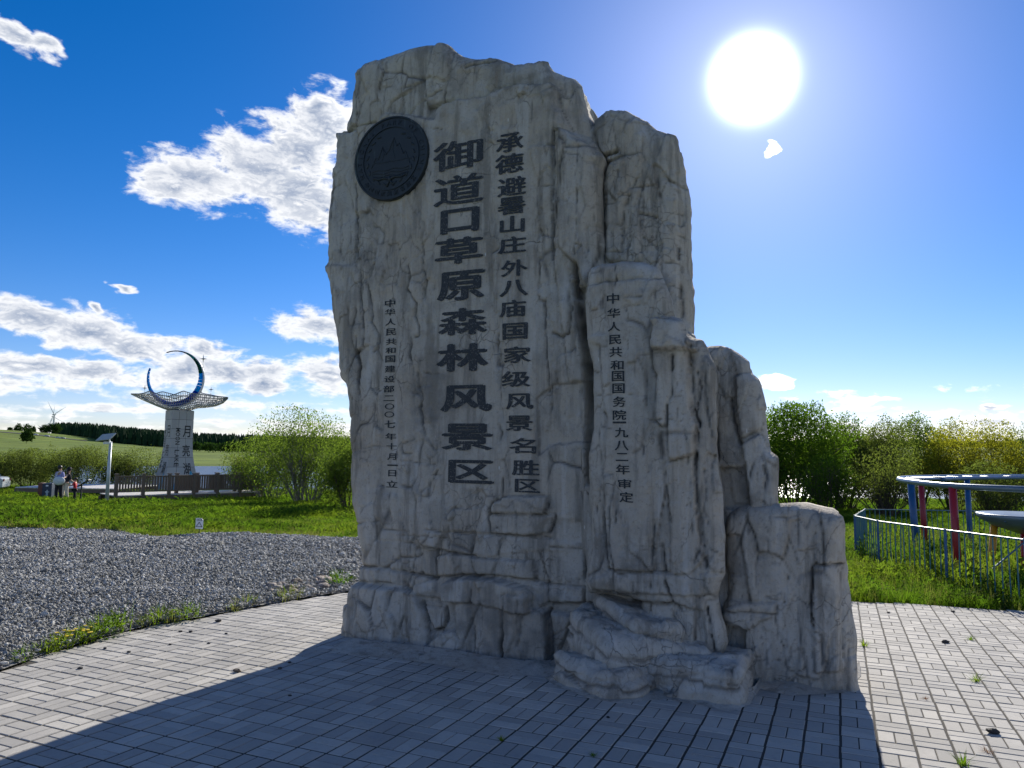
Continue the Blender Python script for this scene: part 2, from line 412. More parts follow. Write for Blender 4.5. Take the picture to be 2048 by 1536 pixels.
# ground sheet
def build_ground():
    rs = np.concatenate([[0.4], np.geomspace(1.2, 60, 70), np.linspace(62, 170, 28), np.geomspace(180, 5200, 60)])
    a = np.concatenate([np.linspace(-math.pi, -.75, 40)[:-1], np.linspace(-.75, .75, 200), np.linspace(.75, math.pi, 40)[1:-1]])
    R, Aa = np.meshgrid(rs, a, indexing='ij'); X = R*np.sin(Aa); Y = R*np.cos(Aa); Z = gz(X, Y)-.03
    Z = np.where(R > 3200, -25, Z)
    V = np.stack([X, Y, Z], -1).reshape(-1, 3); na = len(a); Fq = []
    i = np.arange(len(rs)-1)[:, None]; j = np.arange(na)[None]; j2 = (j+1) % na
    Fq = np.stack([(i*na+j), (i*na+j2), ((i+1)*na+j2), ((i+1)*na+j)], -1).reshape(-1, 4)[:, ::-1]
    V = np.vstack([V, [[0, 0, -.03]]]); c = len(V)-1
    me = fastmesh('ground', V, Fq, True)
    t = MT('meadow_ground'); n1 = t.noise(.9, 6, .6); n2 = t.noise(9, 5, .6); n3 = t.noise(.035, 5, .55); n4 = t.noise(60, 3)
    c = t.mix(t.ss(n1, .35, .65), (.085, .13, .024), (.13, .175, .034)); c = t.mix(t.ss(n2, .5, .8, 0, .6), c, (.05, .06, .02))
    c = t.mix(t.ss(n2, .45, .25, 0, .4), c, (.17, .17, .07)); c = t.mix(t.ss(n3, .4, .62, 0, .6), c, (.215, .275, .05))
    n5 = t.noise(.012, 4, .6, st=(.35, 1.6, 1)); c = t.mix(t.ss(n5, .5, .62, 0, .5), c, (.10, .16, .03))
    t.col(c); t.rough(1); t.b.inputs['Specular IOR Level'].default_value = .1; t.bump(n2, .8, .06); t.bump(n4, .6, .02)
    tag(mesh_obj('ground', me, t.m), kind='structure')
build_ground()

def build_lake():
    a = np.linspace(-.66, 1.3, 60); rs = np.array([50, 70, 90, 120, 160, 200])
    V = [(r*math.sin(q), r*math.cos(q), LAKE_Z) for r in rs for q in a]; n = len(a)
    Fq = [(i*n+j, i*n+j+1, (i+1)*n+j+1, (i+1)*n+j)[::-1] for i in range(len(rs)-1) for j in range(n-1)]
    t = MT('lake_water'); t.col((.012, .03, .055)); t.rough(.28); t.b.inputs['IOR'].default_value = 1.33
    w = t.noise(1.0, 5, .6, st=(1.2, 3.5, 1)); w2 = t.noise(1.0, 3, .6, st=(.25, .6, 1)); t.bump(w, .55, .10); t.bump(w2, .4, .25)
    tag(mesh_obj('lake_water', pydata('lake', V, Fq, True), t.m), kind='structure')
build_lake()

# ------------------------------------------------------------------ polygons
def inpoly(X, Y, poly):
    poly = np.asarray(poly, float); inside = np.zeros(X.shape, bool); n = len(poly); j = n-1
    for i in range(n):
        xi, yi = poly[i]; xj, yj = poly[j]
        if yi != yj:
            c = ((yi > Y) != (yj > Y)) & (X < (xj-xi)*(Y-yi)/(yj-yi)+xi); inside ^= c
        j = i
    return inside
def segdist(X, Y, pts, closed=False, nearest=False):
    pts = np.asarray(pts, float); best = np.full(X.shape, 1e9); bx = np.zeros(X.shape); by = np.zeros(X.shape)
    n = len(pts)
    for i in range(n if closed else n-1):
        ax, ay = pts[i]; cx, cy = pts[(i+1) % n]; dx, dy = cx-ax, cy-ay; L2 = dx*dx+dy*dy+1e-12
        t = np.clip(((X-ax)*dx+(Y-ay)*dy)/L2, 0, 1); qx = ax+t*dx; qy = ay+t*dy; d = np.hypot(X-qx, Y-qy)
        if nearest:
            k = d < best; bx[k] = qx[k]; by[k] = qy[k]
        best = np.minimum(best, d)
    return (best, bx, by) if nearest else best

PAVE = [(-3.9, 4.4), (-3.83, 5.7), (-3.80, 6.27), (-3.68, 6.82), (-3.5, 7.36), (-3.17, 7.78), (-2.8, 8.42), (-2.48, 8.93), (-2.02, 9.48), (-1.3, 10.05), (0, 10.5), (1.4, 10.5), (2.8, 10.1),
        (4.27, 9.36), (4.8, 9.22), (5.34, 9.10), (6.03, 8.84), (7.5, 8.2), (9.5, 7.0), (11, 4), (11, -4), (-6, -4), (-4.6, 2)]
GRAVEL = [(-3.83, 5.7), (-3.80, 6.27), (-3.68, 6.82), (-3.5, 7.36), (-3.17, 7.78), (-2.8, 8.42), (-2.48, 8.93), (-2.02, 9.48), (-1.3, 10.05), (0, 10.5), (.6, 12), (.2, 14), (-1.2, 15.6), (-3.45, 16.4),
          (-4.6, 17.0), (-5.2, 16.7), (-6.16, 17.3), (-7.0, 16.6), (-7.6, 15.9), (-8.1, 16.3), (-9.4, 17.9), (-11, 18.0), (-12.4, 18.2), (-15, 18.6), (-17, 14), (-13, 6), (-7, 2.2), (-5, 2.0), (-4.6, 2.0), (-3.9, 4.4)]

# ------------------------------------------------------------------ paving
GY = -0.4188; CELL = 0.2; _DT = math.tan(0.02147)
_k = EYE/7.8982
def grid_pt(i, j):
    """corner of the paving grid (index space) on the ground plane"""
    c, s = math.cos(GY), math.sin(GY)
    X = (3.8473+i*c-j*s); Y = (23.9878+i*s+j*c)          # in cells, camera level frame tilted with the paving
    X *= _k; Y *= _k
    d = 0.02147; y = Y*math.cos(d)-EYE*math.sin(d)+.0; 
    return X, y
def build_paving():
    root = empty('paving', (0, 0, 0), kind='structure')
    # bedding sheet
    t = MT('paving_joint_sand'); t.col(t.mix(t.noise(30, 4), (.030, .028, .024), (.060, .054, .044))); t.rough(1); t.bump(t.noise(120, 3), .6, .004)
    me = pydata('bed', [(x, y, -.0215*y-.0036) for x, y in PAVE], [tuple(range(len(PAVE)))])
    mesh_obj('sand_bed', me, t.m, root)
    t = MT('concrete_paver'); o = t.tc.outputs['Object']; oi = t.node('ShaderNodeObjectInfo').outputs['Random']; isl = t.node('ShaderNodeNewGeometry').outputs['Random Per Island']
    at_ = t.node('ShaderNodeNewGeometry').outputs['Position']
    n1 = t.noise(2.2, 5, .6, vec=at_); n2 = t.noise(26, 5, .65, vec=at_); n3 = t.noise(210, 3, .7, vec=at_); wn = t.node('ShaderNodeTexWhiteNoise', noise_dimensions='3D')
    pv = t.attr('tone').outputs['Fac']; rv = t.math('FRACT', t.math('ADD', t.math('MULTIPLY', oi, t.attr('single').outputs['Fac']), pv))
    c = t.mix(rv, (.33, .318, .29), (.48, .46, .415)); c = t.mix(t.ss(n1, .4, .7, 0, .45), c, (.27, .265, .255))
    c = t.mix(t.ss(n2, .5, .8, 0, .35), c, (.20, .195, .185)); c = t.mix(t.ss(n3, .55, .8, 0, .35), c, (.55, .53, .5))
    t.col(c); t.rough(.88); t.b.inputs['Specular IOR Level'].default_value = .3; t.bump(n3, .5, .002); t.bump(n2, .4, .004)
    M = t.m
    gap = .0052; th = .06; ch = .0044
    def brick(cx, cy, lx, ly, ang, zoff, tilt):
        gx, gy = (.0045, .011) if lx > ly else (.011, .0045)
        gx, gy = (gy, gx) if lx > ly else (gy, gx)
        gx = gy = .0095
        x, y = lx/2-gx/2, ly/2-gy/2
        V = [(-x, -y, -th), (x, -y, -th), (x, y, -th), (-x, y, -th), (-x, -y, -ch), (x, -y, -ch), (x, y, -ch), (-x, y, -ch), (-x+ch, -y+ch, 0), (x-ch, -y+ch, 0), (x-ch, y-ch, 0), (-x+ch, y-ch, 0)]
        return np.array(V)
    Fb = [(0, 1, 5, 4), (1, 2, 6, 5), (2, 3, 7, 6), (3, 0, 4, 7), (4, 5, 9, 8), (5, 6, 10, 9), (6, 7, 11, 10), (7, 4, 8, 11), (8, 9, 10, 11)]
    items = []
    x0, y0 = grid_pt(0, 0); x1, y1 = grid_pt(1, 0); x2, y2 = grid_pt(0, 1)
    U = np.array([x1-x0, y1-y0]); Vv = np.array([x2-x0, y2-y0]); cell = np.hypot(*U)
    ang = math.atan2(U[1], U[0])
    for i in range(-45, 60):
        for j in range(-34, 50):
            cx, cy = x0+U[0]*(i+.5)+Vv[0]*(j+.5), y0+U[1]*(i+.5)+Vv[1]*(j+.5)
            if not (-8 < cx < 12 and -1.5 < cy < 11.5): continue
            v = (i+j) % 2 != 0
            for k in (-.2375, .2375):
                if v: c2 = (cx+U[0]*k, cy+U[1]*k); l = (cell/2, cell)
                else: c2 = (cx+Vv[0]*k, cy+Vv[1]*k); l = (cell, cell/2)
                items.append((c2[0], c2[1], l[0], l[1]))
    it = np.array(items); ins = inpoly(it[:, 0], it[:, 1], PAVE); it = it[ins]
    zz = -.0215*it[:, 1]+rng.normal(0, .0007, len(it))+fbm(np.stack([it[:, 0]/1.2, it[:, 1]/1.2, it[:, 0]*0], -1), 5, 2)*.0015
    tl = rng.normal(0, .0028, (len(it), 2))
    px = to_px(np.stack([it[:, 0], it[:, 1], zz], -1)); vis = (px[:, 0] > -20) & (px[:, 0] < 2068) & (px[:, 1] < 1560) & (it[:, 1] > 1)
    rockfoot = inpoly(it[:, 0], it[:, 1], [(-1.4, 7.4), (-1.3, 6.75), (.4, 6.2), (.5, 5.75), (1.6, 5.35), (2.7, 6.1), (2.7, 7.2)])
    order = np.argsort(np.where(vis & ~rockfoot, np.hypot(it[:, 0], it[:, 1]), 1e3)); near = set(order[:300].tolist())
    protos = {}
    Vall = []; Fall = []; tone = []; nb = 0
    for n in range(len(it)):
        cx, cy, lx, ly = it[n]
        if n in near:
            key = lx > ly
            if key not in protos:
                me = pydata('paver', brick(0, 0, lx, ly, 0, 0, 0), Fb); me.materials.append(M)
                a = me.attributes.new('single', 'FLOAT', 'POINT'); a.data.foreach_set('value', [1.0]*12); protos[key] = me
            o = bpy.data.objects.new('paver', protos[key]); C.objects.link(o); o.parent = root
            o.location = (cx, cy, zz[n]); o.rotation_euler = Euler((tl[n, 0]*.6-.0215*math.cos(ang), tl[n, 1]*.6+.0215*math.sin(ang), ang), 'XYZ')
        else:
            b = brick(0, 0, lx, ly, 0, 0, 0); b[:, 2] += b[:, 0]*tl[n, 0]+b[:, 1]*tl[n, 1]
            ca, sa = math.cos(ang), math.sin(ang); X = cx+b[:, 0]*ca-b[:, 1]*sa; Y = cy+b[:, 0]*sa+b[:, 1]*ca
            Vall.append(np.stack([X, Y, zz[n]-.0215*(Y-cy)+b[:, 2]], -1)); Fall.append(np.array(Fb)+nb); nb += 12; tone += [random.random()]*12
    me = fastmesh('pavers', np.vstack(Vall), np.vstack(Fall)); a = me.attributes.new('tone', 'FLOAT', 'POINT'); a.data.foreach_set('value', tone)
    tag(mesh_obj('pavers', me, M, root), kind='stuff')
    # concrete edging along the lawn
build_paving()

# ------------------------------------------------------------------ the carved rock monument
ZT = {'2': (640, 60, .293), '3': (640, 500, .293), '4': (640, 940, .293), '5': (1100, 180, .3255), '6': (1100, 660, .3255), '7': (1050, 1000, .3418), 'f': (0, 0, 1)}
def Z(tag_, *p):
    x, y, s = ZT[tag_]; return [(x+a*s, y+b*s) for a, b in p]
YAW = rad(-23.6)
BASE = Vector((.26, 6.16, -.132))
UX = np.array([math.cos(YAW), math.sin(YAW), 0]); VX = np.array([0, 0, 1.0]); NX = np.array([math.sin(YAW), -math.cos(YAW), 0])
EYEV = np.array([0, 0, EYE])
def plane_hit(px, py, w, yaw_n=None):
    O = np.array(BASE)+NX*w; r = ray(px, py); t = np.dot(O-EYEV, NX)/np.dot(r, NX); P = EYEV+r*t-np.array(BASE)
    return np.dot(P, UX), np.dot(P, VX)
def world(u, v, w):
    return np.array(BASE)+u[..., None]*UX+v[..., None]*VX+w[..., None]*NX
def densify(poly, step=.035, amp=.012, seed=0):
    out = []; n = len(poly); rs = np.random.default_rng(seed); acc = 0
    for i in range(n):
        a = np.array(poly[i]); b = np.array(poly[(i+1) % n]); L = np.hypot(*(b-a)); m = max(1, int(L/step))
        nrm = np.array([-(b-a)[1], (b-a)[0]])/(L+1e-9)
        for k in range(m):
            p = a+(b-a)*k/m
            q = fbm(np.array([[p[0]*9, p[1]*9, seed]]), seed, 3)[0]
            out.append(p+nrm*q*amp)
    return np.array(out)
def facet(A, B_, su, sv, am_, ti, seed, wob=.4):
    n3 = np.stack([A*2.1, B_*2.1, A*0+seed], -1); wu = A*su+fbm(n3, seed+50, 3)*wob; wv = B_*sv+fbm(n3+5, seed+60, 3)*wob
    iu, iv = np.floor(wu).astype(int), np.floor(wv).astype(int); b1 = np.full(A.shape, 9.0); b2 = b1.copy(); hh = np.zeros(A.shape)
    for a_ in (-1, 0, 1):
        for c_ in (-1, 0, 1):
            ci, cj = iu+a_, iv+c_; z0 = ci*0+seed*7; jx, jy = _h(ci, cj, z0, 1), _h(ci, cj, z0, 2); du, dv = wu-(ci+.5+(jx-.5)*.85), wv-(cj+.5+(jy-.5)*.85); dd_ = np.maximum(np.abs(du), np.abs(dv))*.55+np.hypot(du, dv)*.45
            h_ = (_h(ci, cj, z0, 3)-.5)*2*am_+(du*(_h(ci, cj, z0, 4)-.5)/su+dv*(_h(ci, cj, z0, 5)-.5)/sv)*ti*2
            k = dd_ < b1; b2 = np.where(k, b1, np.minimum(b2, dd_)); hh = np.where(k, h_, hh); b1 = np.where(k, dd_, b1)
    return hh, (b2-b1)/su
def rock_body(name, outline_px, w0, thick, r, seed, plates=(), cracks=(), parent=None, cell=.0135, smooth=(), auto=14, vmin=-.12, tilt=0.0, lump=.03, stri=.012, rfun=None, back_taper=.0):
    re = r*.55
    poly = [plane_hit(x, y, w0-re) for x, y in outline_px]
    poly = [(u, max(v, vmin)) for u, v in poly]
    poly = densify(poly, .04, .014, seed)
    P0 = poly.min(0); P1 = poly.max(0)
    nx = int((P1[0]-P0[0])/cell)+2; ny = int((P1[1]-P0[1])/cell)+2
    Ug, Vg = np.meshgrid(P0[0]-cell*.5+np.arange(nx)*cell, P0[1]-cell*.5+np.arange(ny)*cell, indexing='ij')
    ins = inpoly(Ug, Vg, poly)
    d, bx, by = segdist(Ug, Vg, poly, True, True)
    ins &= d > cell*.35
    qd = ins[:-1, :-1] & ins[1:, :-1] & ins[1:, 1:] & ins[:-1, 1:]
    used = np.zeros_like(ins); used[:-1, :-1] |= qd; used[1:, :-1] |= qd; used[1:, 1:] |= qd; used[:-1, 1:] |= qd
    cnt = np.zeros(ins.shape, int); cnt[:-1, :-1] += qd; cnt[1:, :-1] += qd; cnt[1:, 1:] += qd; cnt[:-1, 1:] += qd
    bnd = used & (cnt < 4)
    U = np.where(bnd, bx, Ug); Vv = np.where(bnd, by, Vg); dd = np.where(bnd, 0.0, d)
    idx = -np.ones(ins.shape, int); idx[used] = np.arange(used.sum())
    u = U[used]; v = Vv[used]; dd = dd[used]; b = bnd[used]
    n3 = np.stack([u, v, u*0+seed], -1)
    rr = r*(1+.45*fbm(n3*2.2, seed+1, 3))
    rr = np.where(v < .25, rr*.6, rr)
    q = 1-np.clip(dd/rr, 0, 1); w = w0-rr*(1-np.sqrt(np.maximum(1-q*q*.985, 0)))
    w = w+tilt*(v-1)
    px = to_px(world(u, v, w)); Q = px.copy()
    wn = np.stack([px[:, 0]/38, px[:, 1]/38, px[:, 0]*0+seed], -1)
    Q[:, 0] += fbm(wn, seed+2, 4)*2.2+fbm(wn*5, seed+8, 3)*2.2; Q[:, 1] += fbm(wn+9, seed+3, 4)*2.2+fbm(wn*5+3, seed+9, 3)*2.2
    calm = np.zeros(len(u))
    for (xa, ya, xb, yb) in smooth:                                        # dressed strips that carry the lettering
        k = sstep(-7, 3, px[:, 0]-np.interp(px[:, 1], [ya, yb], [xa, xb])+0)*sstep(-7, 3, np.interp(px[:, 1], [ya, yb], [xa+smooth_w[(xa, ya)], xb+smooth_w[(xa, ya)]])-px[:, 0])*sstep(ya-14, ya-2, px[:, 1])*sstep(yb+14, yb+2, px[:, 1])
        calm = np.maximum(calm, k)
    act = 1-calm
    # broad lumps, upright striation
    big = fbm(np.stack([u*1.6, v*.9, u*0+seed], -1), seed+4, 3)*lump*.7
    st = fbm(np.stack([u*7+fbm(n3*1.4, seed, 2)*1.2, v*.9, u*0], -1), seed+5, 4)
    rid = (np.abs(st))*2-0.6
    fine = fbm(np.stack([u*16, v*9, u*0+3], -1), seed+6, 4)*.006+fbm(np.stack([u*45, v*38, u*0+3], -1), seed+7, 2)*.0022
    w = w+big*(.35+.65*act)+(st*stri*1.25+rid*stri*.5+fine*1.3)*(act*.92+.08)
    crack = np.zeros(len(u))
    for (su, sv, am_, ti, sd) in ((3.2, 1.15, .020, .055, 1), (7.5, 3.0, .0085, .07, 2), (17, 7.5, .0035, .08, 3)):
        wu = u*su+fbm(n3*np.array([2.1, 2.1, 1]), seed+50+sd, 3)*.22; wv = v*sv+fbm(n3*np.array([2.1, 2.1, 1])+5, seed+60+sd, 3)*.22
        iu, iv = np.floor(wu).astype(int), np.floor(wv).astype(int); b1 = np.full(len(u), 9.0); b2 = b1.copy(); hh = np.zeros(len(u))
        for a_ in (-1, 0, 1):
            for c_ in (-1, 0, 1):
                ci, cj = iu+a_, iv+c_; z0 = ci*0+seed*7+sd; jx, jy = _h(ci, cj, z0, 1), _h(ci, cj, z0, 2); du, dv = wu-(ci+.5+(jx-.5)*.85), wv-(cj+.5+(jy-.5)*.85); dd_ = np.maximum(np.abs(du), np.abs(dv))*.55+np.hypot(du, dv)*.45
                h_ = (_h(ci, cj, z0, 3)-.5)*2*am_+(du*(_h(ci, cj, z0, 4)-.5)/su+dv*(_h(ci, cj, z0, 5)-.5)/sv)*ti*2
                k = dd_ < b1; b2 = np.where(k, b1, np.minimum(b2, dd_)); hh = np.where(k, h_, hh); b1 = np.where(k, dd_, b1)
        keep = sstep(-.30, .20, fbm(n3*1.3+seed+sd*3.3, seed+70+sd, 2)+.12)*act
        w = w+hh*keep; ed = (b2-b1)/su
        if sd < 3:
            wd_ = .010 if sd == 1 else .006; ck = np.exp(-(ed/wd_)**2)*keep*sstep(-.25, .35, fbm(n3*5+sd, seed+80+sd, 2)); w = w-ck*(.022 if sd == 1 else .009); crack = np.maximum(crack, ck*(.8 if sd == 1 else .55))
    for pl in plates:
        pts, dw = pl[0], (pl[1]*.62 if abs(pl[1]) <= .075 else pl[1]); soft = (pl[2] if len(pl) > 2 else 2.2); soft = soft*.62 if soft < 4 else soft
        pts = np.array(pts); lo = pts.min(0)-14; hi = pts.max(0)+14
        k = (Q[:, 0] > lo[0]) & (Q[:, 0] < hi[0]) & (Q[:, 1] > lo[1]) & (Q[:, 1] < hi[1])
        if not k.any(): continue
        ins_ = inpoly(Q[k, 0], Q[k, 1], pts); sd_ = segdist(Q[k, 0], Q[k, 1], pts, True); sd_ = np.where(ins_, sd_, -sd_)
        w[k] += dw*sstep(-soft, soft, sd_)
        if abs(dw) > .02 and soft < 4:
            w[k] -= min(.012, abs(dw)*.3)*np.exp(-((sd_+soft*.6)/2.0)**2); crack[k] = np.maximum(crack[k], .55*np.exp(-((sd_+soft*.7)/1.5)**2)*sstep(-.4, .3, fbm(wn[k]*.7+5, seed+20, 2)))
    cr = list(cracks); rs = random.Random(seed)
    ox = [p[0] for p in outline_px]; oy = [p[1] for p in outline_px]
    for n in range(int(auto*2.2)):
        x = rs.uniform(min(ox), max(ox)); y = rs.uniform(min(oy), max(oy)); L = rs.uniform(40, 190); pts = [(x, y)]; horiz = rs.random() < .3
        if horiz: L *= .5
        for s in range(int(L/14)):
            if horiz: x += 14; y += rs.gauss(0, 3.2)
            else: y += 14; x += rs.gauss(0, 2.6)
            pts.append((x, y))
        cr.append((pts, rs.uniform(.7, 1.3), rs.uniform(.006, .02)))
    for c in cr:
        pts, wd, dp = c; pts = np.array(pts); lo = pts.min(0)-16; hi = pts.max(0)+16
        k = (Q[:, 0] > lo[0]) & (Q[:, 0] < hi[0]) & (Q[:, 1] > lo[1]) & (Q[:, 1] < hi[1])
        if not k.any(): continue
        s_ = segdist(Q[k, 0], Q[k, 1], pts); am = act[k]
        var = sstep(-.55, .25, fbm(np.stack([Q[k, 0]/23, Q[k, 1]/23, Q[k, 0]*0+len(pts)], -1), seed+30, 2))
        w[k] -= (dp*np.exp(-(s_/wd)**2)*(.4+.6*var)+dp*.07*np.exp(-(s_/(wd*4))**2))*am
        crack[k] = np.maximum(crack[k], np.exp(-(s_/(wd*.95))**2)*var*am*min(1, .35+dp*12))
    V3 = world(u, v, w)-np.array(BASE)
    # front faces
    I = idx
    f = np.stack([I[:-1, :-1][qd], I[1:, :-1][qd], I[1:, 1:][qd], I[:-1, 1:][qd]], -1)
    # sides: rings drawn back from the rim
    bi = np.where(b)[0]; gx = u[bi]-0; 
    cu, cv = u.mean(), v.mean()
    # outward direction from the polygon
    def outward(uu, vv):
        e = .02
        def sdv(a, c_): 
            i_ = inpoly(a, c_, poly); dd_ = segdist(a, c_, poly, True); return np.where(i_, -dd_, dd_)
        ga = sdv(uu+e, vv)-sdv(uu-e, vv); gb = sdv(uu, vv+e)-sdv(uu, vv-e); L = np.hypot(ga, gb)+1e-9; return ga/L, gb/L
    nu, nv = outward(u[bi], v[bi])
    K = 12; ring = [bi]; verts = [V3]; nb = len(V3); crs = [crack]
    for k in range(1, K+1):
        t_ = k/K; ww = w[bi]*(1-t_)+(w0-thick)*t_
        off = fbm(np.stack([u[bi]*3, v[bi]*3, np.full(len(bi), k*.5)], -1), seed+40, 3)*.05*math.sin(math.pi*min(1, t_*1.6)*.5)-.045*math.sin(math.pi*min(1, t_*1.6)*.5)-back_taper*t_*t_
        uu = u[bi]+nu*off; vv = np.maximum(v[bi]+nv*off, vmin-.02)
        verts.append(world(uu, vv, ww)-np.array(BASE)); ring.append(np.arange(len(bi))+nb); nb += len(bi); crs.append(np.zeros(len(bi)))
    pos = -np.ones(len(u), int); pos[bi] = np.arange(len(bi))
    # rim edges, oriented
    e = np.concatenate([f[:, [0, 1]], f[:, [1, 2]], f[:, [2, 3]], f[:, [3, 0]]]); key = e[:, 0].astype(np.int64)*10**7+e[:, 1]; rk = e[:, 1].astype(np.int64)*10**7+e[:, 0]
    rim = e[~np.isin(key, rk)]; a_, b_ = pos[rim[:, 0]], pos[rim[:, 1]]
    Fs = [f]
    for k in range(K):
        A_, B_ = ring[k], ring[k+1]
        Fs.append(np.stack([A_[b_], A_[a_], B_[a_], B_[b_]], -1))
    Vn = np.vstack(verts); cen = len(Vn); Vn = np.vstack([Vn, [world(np.array([cu]), np.array([cv]), np.array([w0-thick]))[0]-np.array(BASE)]])
    B_ = ring[K]; Fs.append(np.stack([B_[b_], B_[a_], np.full(len(a_), cen), np.full(len(a_), cen)], -1)[:, :3][:, [0, 1, 2, 2]])
    Fq = np.vstack(Fs[:-1]); 
    me = bpy.data.meshes.new(name); tri = Fs[-1][:, :3]
    tot = len(Fq)+len(tri); me.vertices.add(len(Vn)); me.vertices.foreach_set('co', Vn.astype(np.float32).ravel())
    loops = np.concatenate([Fq.ravel(), tri.ravel()]).astype(np.int32); me.loops.add(len(loops)); me.loops.foreach_set('vertex_index', loops)
    st_ = np.concatenate([np.arange(len(Fq))*4, len(Fq)*4+np.arange(len(tri))*3]).astype(np.int32)
    me.polygons.add(tot); me.polygons.foreach_set('loop_start', st_); me.polygons.foreach_set('loop_total', np.concatenate([np.full(len(Fq), 4), np.full(len(tri), 3)]).astype(np.int32))
    me.polygons.foreach_set('use_smooth', np.ones(tot, bool)); me.update(calc_edges=True); me.validate()
    ca = np.concatenate(crs+[np.zeros(1)]).astype(np.float32); at_ = me.attributes.new('crack', 'FLOAT', 'POINT'); at_.data.foreach_set('value', ca)
    o = mesh_obj(name, me, ROCK, parent)
    Wg = np.full(ins.shape, np.nan); Wg[used] = w
    return o, (P0[0]-cell*.5, P0[1]-cell*.5, cell, Wg)
def sample(fieldT, u, v):
    u0, v0, c, W = fieldT; i = np.clip(((u-u0)/c), 0, W.shape[0]-2); j = np.clip(((v-v0)/c), 0, W.shape[1]-2)
    a = i.astype(int); b = j.astype(int); fa = i-a; fb = j-b
    r = W[a, b]*(1-fa)*(1-fb)+W[a+1, b]*fa*(1-fb)+W[a, b+1]*(1-fa)*fb+W[a+1, b+1]*fa*fb
    return r

MON = empty('rock_monument', BASE, label='tall grey cement rock monument with carved black characters and a round dark emblem', cat='monument')
smooth_w = {(863, 275): 112, (990, 262): 68, (766, 595): 30, (1211, 582): 32}
SM_A = [(863, 275, 888, 972), (990, 262, 1024, 990), (766, 595, 770, 980)]
SM_C = [(1211, 582, 1236, 1012)]

oA = Z('f', (690, 1345), (694, 1283), (702, 1233), (706, 1183), (716, 1158), (721, 1127), (718, 1092), (712, 1051), (704, 1007), (700, 958), (697, 881), (696, 811), (688, 770), (678, 758), (674, 734),
       (671, 690), (668, 641), (662, 597), (655, 564), (648, 541), (647, 518), (653, 479), (654, 382), (658, 335), (668, 321), (668, 265), (672, 261), (688, 258), (696, 247), (703, 218), (703, 145),
       (728, 124), (769, 113), (786, 107), (819, 94), (854, 87), (882, 83), (895, 86), (904, 94), (918, 104), (948, 106), (977, 107), (1000, 114), (1027, 121), (1050, 120), (1074, 116), (1090, 111),
       (1094, 122), (1100, 130), (1120, 130), (1135, 135), (1147, 148), (1156, 183), (1163, 212), (1172, 220), (1182, 247), (1188, 268), (1193, 293), (1206, 312), (1201, 335), (1201, 430), (1204, 520),
       (1215, 700), (1225, 900), (1240, 1100), (1290, 1200), (1300, 1420))
